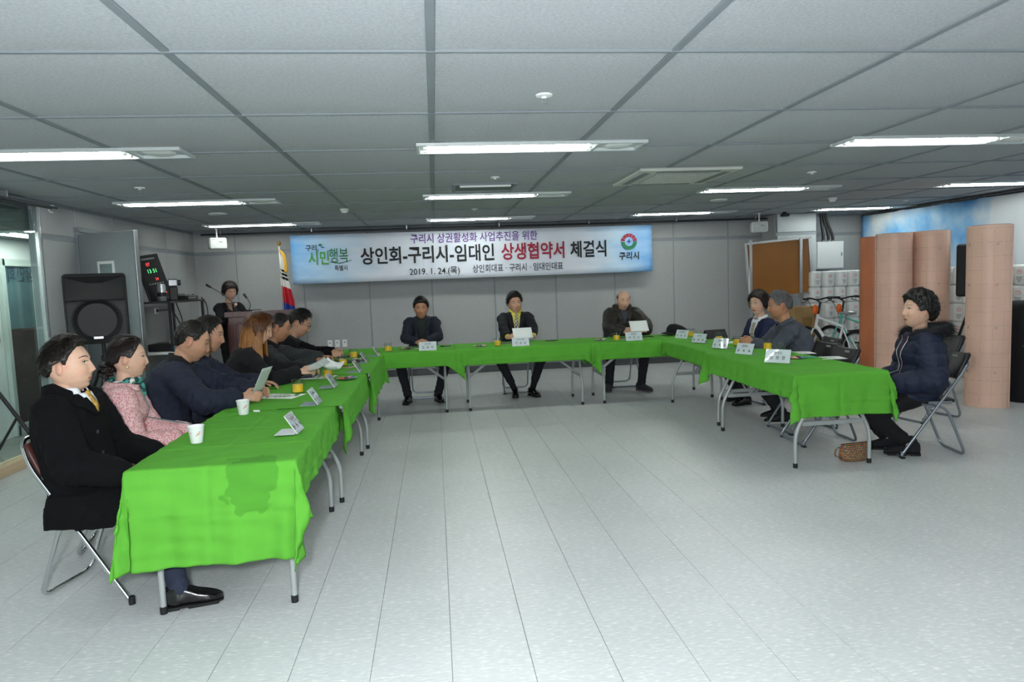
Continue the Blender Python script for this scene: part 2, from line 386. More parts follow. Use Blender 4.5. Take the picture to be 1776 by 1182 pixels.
hf.box((0, .26, -.008), (.57, .03, .02), .002).box((0, -.26, -.008), (.57, .03, .02), .002); hf.build('frame', m_tbar, ht)
MB().box((0, .0, -.003), (.57, .5, .006)).build('cover', mat('hatch_grey', '6f7674', .7), ht)
MB().box((.0, -.235, -.02), (.5, .02, .03), .003).build('lip', m_white, ht)
sp_names = {(.61, 3.63): 'nearest the viewer', (.6, 6.43): 'before the ceiling hatch', (-2.57, 6.6): 'behind the left light', (3.73, 6.53): 'right of the air conditioner', (6.87, 9.5): 'near the sky banner', (.57, 9.15): 'towards the back wall'}
for (x, y), nm in sp_names.items():
    r = empty('sprinkler', (x, y, ZC)); tag(r, 'white ceiling sprinkler head ' + nm, 'sprinkler', 'ceiling sprinklers')
    MB().lathe([(.045, -.0), (.042, -.008), (.015, -.012), (.012, -.02)], (0, 0, 0), 20).build('escutcheon', m_white, r, 40)
    s_ = MB(); s_.tube([(.012, 0, -.018), (.016, 0, -.03), (.0, 0, -.042)], .002, 5).tube([(-.012, 0, -.018), (-.016, 0, -.03), (0, 0, -.042)], .002, 5).cyl((0, 0, -.045), .012, .003, 12); s_.build('deflector', m_alu, r)
for x, y, k, nm in ((-1.05, 8.75, 1, 'left of the banner'), (5.41, 8.95, 1, 'near the right corner'), (-2.59, 8.91, 0, 'round flat, above the left tables'), (3.74, 8.8, 0, 'round flat, right of the banner')):
    r = empty('smoke_detector', (x, y, ZC)); tag(r, 'white ceiling %s %s' % ('dome smoke detector' if k else 'speaker disc', nm), 'smoke detector' if k else 'ceiling speaker')
    if not k: r.name = 'ceiling_speaker'
    if k:
        MB().lathe([(.055, 0), (.055, -.018), (.045, -.022)], n=24).build('base', m_white, r, 40); MB().lathe([(.042, -.02), (.042, -.035), (.03, -.05), (.01, -.053)], n=24).build('dome', m_white, r, 40)
    else:
        MB().lathe([(.11, 0), (.108, -.01), (.095, -.016), (.05, -.018)], n=28).build('rim', m_white, r, 40); MB().lathe([(.085, -.0175), (.04, -.022)], n=28).build('grille', m_refl, r, 40)

# ------------------------------------------------------------------ folding tables
m_leg = mat('table_leg_grey', 'a6abaa', .4, .25, var=.05)
m_top = mat('table_top_plastic', 'c4c8c6', .6, var=.05, bump=.1)
TZ = .735; TLn, TW = 1.6, .74
def folding_table():   # long axis along local X
    root = empty('folding_table')
    MB().box((0, 0, TZ-.022), (TLn, TW, .04), .012).build('table_top', m_top, root)
    for s in (-1, 1):
        x = s*(TLn/2-.12)
        for t in (-1, 1):
            lg = MB().tube(round_path([(x, t*.13, TZ-.045), (x, t*.135, .60), (x, t*.305, .27), (x, t*.305, .02)], .07, 5), .0145, 10).build('leg', m_leg, root, 50)
            MB().cyl((x, t*.305, 0), .0175, .04, 12, bev=.004).build('rubber_foot', m_black, lg, 40)
        cb = MB().box((x, 0, .345), (.022, .50, .035), .003).build('crossbar', m_leg, root)
        rv = MB()
        for t in (-1, 1): rv.tube([(x-.014, t*.16, .345), (x+.014, t*.16, .345)], .008, 8)
        rv.build('rivet', m_alu, cb)
        MB().tube([(x, .02, .355), (s*.26, .02, TZ-.06)], .009, 6, flat=1.6).tube([(x, -.02, .355), (s*.26, -.02, TZ-.06)], .009, 6, flat=1.6).build('brace', m_leg, root)
        MB().box((s*.25, 0, TZ-.055), (.05, .1, .03), .004).build('bracket', m_leg, root)
    return root
ft = folding_table()
TABLES = {}
tb = [('L1', -1.065, 4.05, 90.8, 'nearest table of the left row'), ('L2', -1.03, 5.61, 90, 'middle table of the left row'), ('L3', -1.0, 7.22, 90, 'farthest table of the left row'),
      ('B1', -.60, 8.45, 0, 'left table of the back row'), ('B2', 1.04, 8.45, 0, 'centre table of the back row'), ('B3', 2.67, 8.45, 0, 'right table of the back row'),
      ('R1', 3.02, 5.67, 90, 'nearest table of the right row'), ('R2', 3.08, 7.27, 90, 'farther table of the right row')]
for i, (k, x, y, a, nm) in enumerate(tb):
    o = ft if i == 0 else copy_tree(ft); o.location = (x, y, 0); o.rotation_euler = (0, 0, math.radians(a)); TABLES[k] = (x, y, a)
    tag(o, 'grey steel-legged folding table, ' + nm, 'table', 'folding tables set in a U')

def cloth_material():
    m = mat('lime_tablecloth', '58a036', .9, var=.05, vscale=6, bump=.12, bscale=900, spec=.15); return m
m_cloth = cloth_material()
def stained_cloth():
    m = m_cloth.copy(); m.name = 'lime_tablecloth_stained'; nt = m.node_tree; L = nt.links.new; bs = nt.nodes['Principled BSDF']; src = bs.inputs['Base Color'].links[0].from_socket
    tc = nt.nodes.new('ShaderNodeTexCoord'); mp = nt.nodes.new('ShaderNodeMapping'); mp.inputs['Location'].default_value = (.80, .17, -.66); L(tc.outputs['Object'], mp.inputs[0])
    m2 = nt.nodes.new('ShaderNodeMapping'); m2.inputs['Rotation'].default_value = (.45, 0, 0); m2.inputs['Scale'].default_value = (6.5, 8.2, 6.0); L(mp.outputs[0], m2.inputs[0])
    n = nt.nodes.new('ShaderNodeTexNoise'); n.inputs['Scale'].default_value = 14; n.inputs['Detail'].default_value = 1; L(tc.outputs['Object'], n.inputs['Vector'])
    ln = nt.nodes.new('ShaderNodeVectorMath'); ln.operation = 'LENGTH'; L(m2.outputs[0], ln.inputs[0])
    ad = nt.nodes.new('ShaderNodeMath'); ad.operation = 'MULTIPLY_ADD'; ad.inputs[1].default_value = 1.3; L(n.outputs[0], ad.inputs[0]); L(ln.outputs['Value'], ad.inputs[2])
    mr = nt.nodes.new('ShaderNodeMapRange'); mr.inputs[1].default_value = 1.62; mr.inputs[2].default_value = 1.68; mr.inputs[3].default_value = .72; mr.inputs[4].default_value = 0; L(ad.outputs[0], mr.inputs[0])
    mx = nt.nodes.new('ShaderNodeMix'); mx.data_type = 'RGBA'; mx.blend_type = 'MULTIPLY'; mx.inputs[7].default_value = (.62, .68, .68, 1); L(mr.outputs[0], mx.inputs[0]); L(src, mx.inputs[6]); L(mx.outputs[2], bs.inputs['Base Color']); return m
def smooth01(t): t = np.clip(t, 0, 1); return t*t*(3-2*t)
def draped_cloth(name, key, over, lift, label, seed, stain=False, flare=1., tips=(0, 0)):
    """over = overhang at (-x, +x, -y, +y) of the table's local frame; a negative value lies flat on the neighbour by that much."""
    tx, ty, a = TABLES[key]; rng = np.random.RandomState(seed)
    hx, hy = TLn/2, TW/2; st = .011 if key in ('L1', 'R1') else .015
    def axis(h, o0, o1):
        pts = list(np.arange(-h-abs(o0), h+abs(o1)+1e-6, st)); return np.array(pts)
    U = axis(hx, over[0], over[1]); W = axis(hy, over[2], over[3])
    ph = rng.uniform(0, 6.28, 20)
    Z0 = TZ+.004+lift; R = .014
    P = np.zeros((len(U), len(W), 3))
    def fold(t, k): return .45*math.sin(t*13+ph[k])+.33*math.sin(t*24+ph[k+1])+.22*math.sin(t*43+ph[k+2])
    for i, u in enumerate(U):
        for j, w in enumerate(W):
            ex = (u-hx) if u > hx else (u+hx if u < -hx else 0.); ey = (w-hy) if w > hy else (w+hy if w < -hy else 0.)
            fx_ = over[1] < 0 if ex > 0 else (over[0] < 0 if ex < 0 else False); fy_ = over[3] < 0 if ey > 0 else (over[2] < 0 if ey < 0 else False)
            x, y, z = u, w, Z0
            if ex and fx_: ex_h = 0.
            else: ex_h = ex
            if ey and fy_: ey_h = 0.
            else: ey_h = ey
            if ex_h or ey_h:
                d = math.hypot(ex_h, ey_h); nx, ny = ex_h/d, ey_h/d
                cx = math.copysign(hx, ex_h) if ex_h else u; cy = math.copysign(hy, ey_h) if ey_h else w
                if d < R*1.57: out = R*math.sin(d/R); dz = R*(1-math.cos(d/R))
                else:
                    dd = d-R*1.57; s_ = cy if abs(nx) > .7 else cx
                    corner = 4*abs(nx*ny)**1.0 if (ex_h and ey_h) else 0
                    t = (w if abs(nx) >= abs(ny) else u)
                    near_c = math.exp(-((hy-abs(w)) if abs(nx) >= abs(ny) else (hx-abs(u)))/.10) if not (ex_h and ey_h) else 1
                    fr = fold(t*1.3, 0 if abs(nx) >= abs(ny) else 5)
                    out = R+flare*(dd*(.05+.085*fr*(.4+near_c)) + dd*.11*corner**.8); out = max(out, R-.002)
                    dz = R+dd
                    if not (ex_h and ey_h) and ey_h:   # a loose corner hanging lower at the end of the sheet
                        e1 = u-hx+.10 if u > 0 else -u-hx+.10; tp = tips[1] if u > 0 else tips[0]
                        if tp and e1 > 0: kk = min(e1/(.10+abs(over[1] if u > 0 else over[0])), 1.); dz *= 1+tp*kk**1.3; out += .02*math.sin(kk*7)*dd/.2
                x = cx+nx*out; y = cy+ny*out; z = Z0-dz
                if ex_h and ey_h:
                    ang = math.atan2(abs(ny), abs(nx)); wob = math.sin(ang*6+ph[8])*dd*.10 if d >= R*1.57 else 0
                    x += -ny*wob; y += nx*wob
            else:
                z += .0016*math.sin(u*13+ph[9]+2*math.sin(w*7))*math.sin(w*15+ph[10])+.001*math.sin(u*41+w*19+ph[11])
                if ex and fx_: z += .0015
            # pressed creases: shallow ridges
            for cu in (-.45, 0., .45, .9): z += 0 if (ex_h or ey_h) else .004*math.exp(-((u-cu-.05*math.sin(ph[12]))/.012)**2)
            z += 0 if (ex_h or ey_h) else .0035*math.exp(-((w-.02)/.012)**2)
            if ex_h and not ey_h:
                x += math.copysign(.006, ex_h)*(math.exp(-((abs(ex_h)-.22)/.012)**2)-.8*math.exp(-((w-.02)/.012)**2))
            if ey_h and not ex_h:
                y += math.copysign(.005, ey_h)*(math.exp(-((abs(ey_h)-.14)/.012)**2)-.8*math.exp(-((u % .45-.05)/.012)**2))
            # crinkles
            dmp = .004 if (ex_h or ey_h) else .0005; a_, c_ = u+ex_h, w+ey_h
            q = abs(math.sin(a_*15+c_*26+ph[13]+math.sin(c_*11)))**.6*math.sin(a_*31-c_*14+ph[14]+1.5*math.sin(a_*9+c_*7))
            x += dmp*q*(1 if ex_h else 0); y += dmp*q*(1 if ey_h else 0)
            P[i, j] = (x, y, z)
    b = MB(); b.grid(P)
    me = b.mesh(name); o = link(name, me, stained_cloth() if stain else m_cloth, None, 180)
    o.location = (tx, ty, 0); o.rotation_euler = (0, 0, math.radians(a))
    sm = o.modifiers.new('thickness', 'SOLIDIFY'); sm.thickness = .0014; sm.offset = 1
    tag(o, label, 'tablecloth', 'lime green tablecloths'); return o
# local axes: rows at 90 degrees have local +x = world +y, local +y = world -x
draped_cloth('tablecloth', 'L1', (.465, -.05, .20, .20), .0, 'lime green tablecloth with a wet stain, nearest on the left row', 1, stain=True)
draped_cloth('tablecloth', 'L2', (-.14, -.06, .22, .2), .003, 'lime green tablecloth on the middle table of the left row', 2, tips=(0.6, 0))
draped_cloth('tablecloth', 'L3', (-.10, -.06, .30, .2), .006, 'lime green tablecloth on the farthest table of the left row', 3, tips=(0.3, 0.2))
draped_cloth('tablecloth', 'B1', (-.06, -.11, .19, .2), .010, 'lime green tablecloth on the left table of the back row', 4, tips=(0.5, 1.0))
draped_cloth('tablecloth', 'B2', (-.03, -.10, .20, .2), .013, 'lime green tablecloth on the centre table of the back row', 5, tips=(0.2, 1.0))
draped_cloth('tablecloth', 'B3', (-.04, -.02, .21, .2), .010, 'lime green tablecloth on the right table of the back row', 6, tips=(0.2, 0.4))
draped_cloth('tablecloth', 'R2', (-.10, -.06, .2, .17), .004, 'lime green tablecloth on the farther table of the right row', 8, tips=(0.2, 0.2))
draped_cloth('tablecloth', 'R1', (.33, -.16, .2, .20), .007, 'lime green tablecloth hanging low at the nearest right table', 7, tips=(0, 0.8))
# ------------------------------------------------------------------ people
def capsule(b, p0, p1, r0, r1, n=14):
    p0, p1 = np.array(p0, float), np.array(p1, float); d = unit(p1-p0); path, rad = [], []
    for t in (-90, -60, -30): path.append(p0+d*r0*math.sin(math.radians(t))); rad.append(max(r0*math.cos(math.radians(t)), .0005))
    for t in (0, .5, 1): path.append(p0+(p1-p0)*t); rad.append(r0+(r1-r0)*t)
    for t in (30, 60, 90): path.append(p1+d*r1*math.sin(math.radians(t))); rad.append(max(r1*math.cos(math.radians(t)), .0005))
    b.tube(path, rad, n)
def eloft(b, secs, n=28, power=2.3):
    """secs: (centre, side vector, front vector, half width, half depth); rings of rounded ellipses, closed by points."""
    rings = []
    for c, sx_, fy_, rx, ry in secs:
        ring = []
        for t in np.linspace(0, 2*math.pi, n, endpoint=False):
            ct, st = math.cos(t), math.sin(t); k = (abs(ct)**power+abs(st)**power)**(-1/power)
            ring.append(np.array(c)+np.array(sx_)*rx*ct*k+np.array(fy_)*ry*st*k)
        rings.append(ring)
    b.loft(rings)
def remesh(b, voxel, it=3, fac=.5):
    me = b.mesh('tmp'); bm = bmesh.new(); bm.from_mesh(me); bmesh.ops.recalc_face_normals(bm, faces=bm.faces); bm.to_mesh(me); bm.free()
    o = bpy.data.objects.new('tmp', me); C.objects.link(o)
    r = o.modifiers.new('r', 'REMESH'); r.mode = 'VOXEL'; r.voxel_size = voxel
    if it: s_ = o.modifiers.new('s', 'SMOOTH'); s_.iterations = it; s_.factor = fac
    out = bake(o); bpy.data.objects.remove(o); bpy.data.meshes.remove(me); return out
def get_v(me):
    a = np.empty(len(me.vertices)*3); me.vertices.foreach_get('co', a); return a.reshape(-1, 3)
def get_n(me):
    a = np.empty(len(me.vertices)*3); me.vertex_normals.foreach_get('vector', a) if hasattr(me, 'vertex_normals') else me.vertices.foreach_get('normal', a); return a.reshape(-1, 3)
def set_v(me, v): me.vertices.foreach_set('co', v.ravel()); me.update()
def bvh_of(me): return BVHTree.FromPolygons([tuple(x) for x in get_v(me)], [tuple(p.vertices) for p in me.polygons])
def ik(S, T_, l1, l2, pole):
    S, T_ = np.array(S, float), np.array(T_, float); d = T_-S; L = np.linalg.norm(d)
    if L > (l1+l2)*.995: f = L/((l1+l2)*.995); l1 *= f; l2 *= f
    u = d/L; a = (l1*l1-l2*l2+L*L)/(2*L); h = math.sqrt(max(l1*l1-a*a, 0)); p = np.array(pole, float); p = unit(p-u*np.dot(p, u))
    return S+u*a+p*h
def head_grid(b, M, s, fem, n=96, m=72, jaw=1.):
    ph = np.linspace(0, 2*math.pi, n, endpoint=False); th = np.linspace(-math.pi/2, math.pi/2, m+1); th[0] += .002; th[-1] -= .002
    TH, PH = np.meshgrid(th, ph, indexing='ij')
    dx, dy, dz = np.cos(TH)*np.sin(PH), np.cos(TH)*np.cos(PH), np.sin(TH)
    k = (np.abs(dx)**2.25+np.abs(dy)**2.25+np.abs(dz)**2.25)**(-1/2.25)
    dx, dy, dz = dx*k, dy*k, dz*k
    x = .0755*dx; y = np.where(dy > 0, .092, .102)*dy; z = np.where(dz > 0, .112, .125)*dz
    t = np.clip(-z/.125, 0, 1); x = x*(1-(.34 if fem else .27)*jaw*t**1.7); x = x*(1-.07*np.clip(z/.11, 0, 1)**2)
    y = np.where(y < 0, y*(1-.5*t), y*(1-.01*t))
    w = np.clip((y-.01)/.05, 0, 1); ax = np.abs(x); g = lambda c, sg: np.exp(-(c/sg)**2)
    nz = np.where(z > -.032, np.clip((.024-z)/.056, 0, 1)**1.15, np.clip((z+.050)/.018, 0, 1))*.0235*(.85 if fem else 1)
    y = y+w*nz*g(x, .0085+.006*np.clip((.01-z)/.04, 0, 1))+w*.004*g(ax-.013, .006)*g(z+.036, .007)
    y = y-w*.0095*g(ax-.031, .016)*g(z-.010, .011)+w*.0035*g(ax-.03, .02)*g(z-.032, .008)
    y = y+w*.006*g(ax-.044, .018)*g(z+.026, .02)
    y = y+w*.0075*g(x, .021)*g(z+.068, .012)-w*.004*g(x, .026)*g(z+.067, .0028)-w*.004*g(x, .02)*g(z+.0855, .006)+w*.012*g(x, .024)*g(z+.106, .017)
    P = np.stack([x, y, z], -1)*s
    A = np.array(M)
    rings = [[A[:3, :3]@p+A[:3, 3] for p in row] for row in P]
    b.loft(rings)
    for e in (-1, 1):
        R = A[:3, :3]@np.array(Euler((math.radians(-8), 0, math.radians(-22*e))).to_matrix())
        b.ell(A[:3, :3]@(V(e*.0775, -.014, -.006)*s)+A[:3, 3], (.0075*s, .0165*s, .030*s), 14, 10, R)
def hand(b, W, d, n, side, curl=.5, s=1., spread=.1):
    d, n = unit(d), np.array(n, float); n = unit(n-d*np.dot(n, d)); th = np.cross(d, n)*(1 if side > 0 else -1); W = np.array(W, float)
    eloft(b, [(W-d*.03*s, th, n, .024*s, .02*s), (W+d*.005*s, th, n, .028*s, .019*s), (W+d*.045*s, th, n, .039*s, .016*s), (W+d*.082*s, th, n, .040*s, .013*s), (W+d*.092*s, th, n, .036*s, .009*s)], 14)
    for k, (o, L_, r) in enumerate(((.030, .072, .0092), (.010, .080, .0095), (-.011, .075, .0092), (-.030, .058, .0082))):
        dn, nn = unit(d+th*o*spread*10), n.copy(); p = W+d*.082*s+th*o*s
        for q, fr in enumerate((.45, .32, .25)):
            a = curl*(.55+.08*k)*(.7+.5*q); dn, nn = dn*math.cos(a)+nn*math.sin(a), nn*math.cos(a)-dn*math.sin(a); p2 = p+dn*L_*fr*s
            capsule(b, p, p2, r*s*(1-.08*q), r*s*(.95-.1*q), 8); p = p2
    p = W+d*.022*s+th*.028*s; q1 = p+unit(th*.75+d*.75+n*.25)*.036*s; q2 = q1+unit(th*.2+d*1.+n*.35)*.030*s; q3 = q2+unit(th*-.1+d*1+n*.3)*.024*s
    capsule(b, p-th*.012*s, q1, .0135*s, .0115*s, 9); capsule(b, q1, q2, .0112*s, .0102*s, 9); capsule(b, q2, q3, .01*s, .0085*s, 9)
def fold_noise(v, nrm, amp, seed, freq=1.):
    freq *= 5.0; amp *= 1.5
    r = np.random.RandomState(seed); out = np.zeros(len(v))
    for f, a in ((9, .55), (17, .3), (34, .15)):
        for _ in range(2):
            k = unit(r.normal(size=3))*f*freq; k2 = unit(r.normal(size=3))*f*.6*freq
            out += a*(.9-1.8*np.abs(np.sin(.5*(v@k)+r.uniform(0, 6.28)+1.2*np.sin(v@k2+r.uniform(0, 6.28))))**.8)
    return v+nrm*(amp*out/2)[:, None]
def hair_shell(name, bvh, M, s, lower, thick, upper=None, seed=0, lump=.12, lumpf=26., mat_=None, parent=None, strands=900, slen=.035, flow=None, crown=None, messy=.10):
    """A closed hair surface over the scalp: thickness inside the hairline (elevation limit by azimuth), sunk under the skin outside it."""
    A = np.array(M); Rm, o = A[:3, :3], A[:3, 3]; rng = np.random.RandomState(seed)
    n, m = 128, 80; az = np.linspace(-math.pi, math.pi, n, endpoint=False); el = np.linspace(math.radians(-75), math.pi/2-.01, m)
    c0 = V(0, -.008, .012)*s
    ph = rng.uniform(0, 6.28, 12)
    def lim(a, tbl): return np.interp(abs(math.degrees(a)), [q[0] for q in tbl], [q[1] for q in tbl])
    def dirv(a, e): return V(math.sin(a)*math.cos(e), math.cos(a)*math.cos(e), math.sin(e))
    rings = []; info = []
    for e in el:
        ring = []
        for a in az:
            dl = dirv(a, e); dw = Rm@dl; far = o+Rm@c0+dw*.4
            hit = bvh.ray_cast(Vector(far), Vector(-dw)); rad = .4-hit[3] if hit[0] is not None else .09*s
            rad = max(min(rad, .125*s), .076*s)
            L0 = lim(a, lower); k = float(np.clip((math.degrees(e)-L0)/9+.35, 0, 1))
            if upper is not None: k = min(k, float(np.clip((lim(a, upper)-math.degrees(e))/9+.35, 0, 1)))
            k = k*k*(3-2*k); tt = thick(math.degrees(a), math.degrees(e)) if callable(thick) else thick
            st = math.sin(a*lumpf+ph[0]+3*math.sin(e*3+ph[1]))*.5+math.sin(a*lumpf*2.3+ph[2]+2*math.sin(e*5))*.35+math.sin(e*lumpf*.6+a*7+ph[3])*.5
            rr = k*(rad+tt*(1+lump*st)*s)+(1-k)*min(rad-.014*s, .062*s)
            if k > .9 and math.degrees(e)-L0 > (16 if abs(a) < 1.4 else 15): info.append((a, e, rr))
            ring.append(o+Rm@(c0+dl*rr))
        rings.append(ring)
    b = MB(); b.loft(rings)
    # loose locks lying along the growth direction
    for _ in range(strands):
        a, e, rr = info[rng.randint(len(info))]; p = c0+dirv(a, e)*rr*.985
        nrm = dirv(a, e); cr = crown if crown is not None else V(0, -.5, .9)
        fl_ = flow(a, e) if flow else unit(nrm*np.dot(nrm, cr)-cr)
        fl_ = unit(fl_-nrm*np.dot(fl_, nrm)+rng.normal(size=3)*messy); wd = unit(np.cross(nrm, fl_))*rng.uniform(.0012, .003)*s; L_ = slen*rng.uniform(.6, 1.3)*s
        pts = [p, p+fl_*L_*.4+nrm*.003*s, p+fl_*L_*.75-nrm*.001*s, p+fl_*L_-nrm*(.004*s+.12*L_)]
        q = [Rm@x+o for x in (pts[0]-wd, pts[0]+wd, pts[1]+wd, pts[1]-wd, pts[2]+wd*.7, pts[2]-wd*.7, pts[3])]
        b.add(q, [(0, 1, 2, 3), (3, 2, 4, 5), (5, 4, 6)])
    return b.build(name, mat_, parent, 180, fix=False)
H_MAN = [(0, 44), (25, 44), (42, 36), (58, 24), (68, 8), (74, -4), (82, -2), (88, 14), (112, 14), (120, -18), (140, -32), (180, -36)]
H_BOB = [(0, 18), (30, 16), (50, 10), (62, -30), (80, -48), (120, -52), (180, -54)]
def hair_mat(name, col, rough=.45): return mat(name, col, rough, var=.35, vscale=45, stretch=(1, 1, .25), bump=.35, bscale=120, spec=.45)
def on_face(bvh, M, x, z, s, off=.0012):
    A = np.array(M); f = A[:3, :3]@V(0, 1, 0); p0 = A[:3, :3]@(V(x, .25, z)*s)+A[:3, 3]
    h = bvh.ray_cast(Vector(p0), Vector(-f)); p = np.array(h[0]) if h[0] is not None else A[:3, :3]@(V(x, .08, z)*s)+A[:3, 3]
    return p+f*off
m_eyew = mat('eye_white', 'd8d2cb', .25, var=0); m_iris = mat('eye_iris', '17100c', .1, var=0)
def face_parts(person_o, bvh, M, s, look, hmat):
    gz = look.get('eyes', 'open'); brow = look.get('brow', .0062); bz = .033
    for e in (-1, 1):
        b = MB(); N = 9; top = []; bot = []
        for k in range(N):
            u = k/(N-1); x = e*(.014+.031*u); hh = math.sin(math.pi*u)**.75
            zc = .0095+.0015*u
            if gz == 'down': zc -= .003
            top.append((x, zc+(.0036*hh if gz == 'open' else .0012*hh))); bot.append((x, zc-(.0027*hh if gz == 'open' else .0004)))
        if gz == 'open':
            b.grid([[on_face(bvh, M, *p, s, .0008) for p in top], [on_face(bvh, M, (t_[0]+q_[0])/2, (t_[1]+q_[1])/2, s, .0016) for t_, q_ in zip(top, bot)] if False else [on_face(bvh, M, *p, s, .0008) for p in bot]])
            eo = b.build('eye', m_eyew, person_o, fix=False)
            c = (e*.0295+look.get('gaze', 0)*.004, .0105); ib = MB()
            pts = [on_face(bvh, M, c[0]+.0042*math.cos(t), c[1]+.0034*math.sin(t), s, .0014) for t in np.linspace(0, 2*math.pi, 14, endpoint=False)]
            ib.add(pts, [tuple(range(14))]); ib.build('iris', m_iris, eo, fix=False)
            par = eo
        else: par = person_o
        lb = MB(); lb.grid([[on_face(bvh, M, p[0], p[1]+.0024, s, .0014) for p in top], [on_face(bvh, M, p[0], p[1]-.0006, s, .0019) for p in top]])
        lb.build('eyelid', mat('eyelid_line', '2b1d18', .6, var=0), par, fix=False)
        bb = MB(); up, dn = [], []
        for k in range(8):
            u = k/7; x = e*(.012+.043*u); zc = bz+.0055*math.sin(u*2.4)-.004*max(0, u-.6)*3; h_ = brow*(1-.55*u)*(.7 if k == 0 else 1)
            up.append(on_face(bvh, M, x, zc+h_/2, s, .0016)); dn.append(on_face(bvh, M, x, zc-h_/2, s, .0016))
        bb.grid([up, dn]); bb.build('eyebrow', hmat, person_o, fix=False)
    lm = mat('lip_'+look.get('lip', 'b4766a'), look.get('lip', 'b4766a'), .45, var=.05)
    b = MB(); rows = [[], [], [], [], []]
    for k in range(11):
        u = k/10*2-1; x = u*.0235; h_ = (1-abs(u)**2.2)
        cup = .0015*math.exp(-((abs(u)-.22)/.15)**2)
        for r_, z in enumerate((-.0665+.0068*h_+cup, -.0665+.003*h_, -.0672, -.0672-.004*h_, -.0672-.0085*h_)):
            rows[r_].append(on_face(bvh, M, x, z, s, .0012 if r_ != 2 else .0004))
    b.grid(rows); lo = b.build('lips', lm, person_o, 180, fix=False)
    d = MB(); d.grid([[on_face(bvh, M, u*.0235, -.0664, s, .0016) for u in np.linspace(-1, 1, 9)], [on_face(bvh, M, u*.0235, -.0680, s, .0016) for u in np.linspace(-1, 1, 9)]])
    d.build('mouth_line', mat('mouth_dark', '5a2f2a', .6, var=0), lo, fix=False)
def glasses(person_o, M, s, bvh, frame):
    root = None; A = np.array(M); T_ = lambda p: A[:3, :3]@(np.array(p)*s)+A[:3, 3]
    b = MB()
    for e in (-1, 1):
        pts = [T_((e*.033+.024*math.cos(t)*(1 if True else 1), .098-.004*abs(math.cos(t)), .006+.0165*math.sin(t))) for t in np.linspace(0, 2*math.pi, 20, endpoint=False)]
        b.tube(pts, .0013*s, 5, closed=True); b.tube([T_((e*.057, .094, .012)), T_((e*.079, .06, .013)), T_((e*.083, -.01, .008))], .0013*s, 5)
    b.tube([T_((-.010, .1, .010)), T_((0, .103, .012)), T_((.010, .1, .010))], .0013*s, 5)
    g = b.build('glasses', frame, person_o, 60)
    for e in (-1, 1):
        pts = [T_((e*.033+.0235*math.cos(t), .0975-.004*abs(math.cos(t)), .006+.016*math.sin(t))) for t in np.linspace(0, 2*math.pi, 20, endpoint=False)]
        l = MB(); l.add(pts, [tuple(range(20))]); l.build('lens', m_lens, g, fix=False)
m_lens = pane_material('spectacle_lens', (.97, .98, .98), .02)
SKIN = {'fair': 'cfa68e', 'mid': 'c0937a', 'tan': 'a97a5e', 'warm': 'b98c72'}
class Person: pass
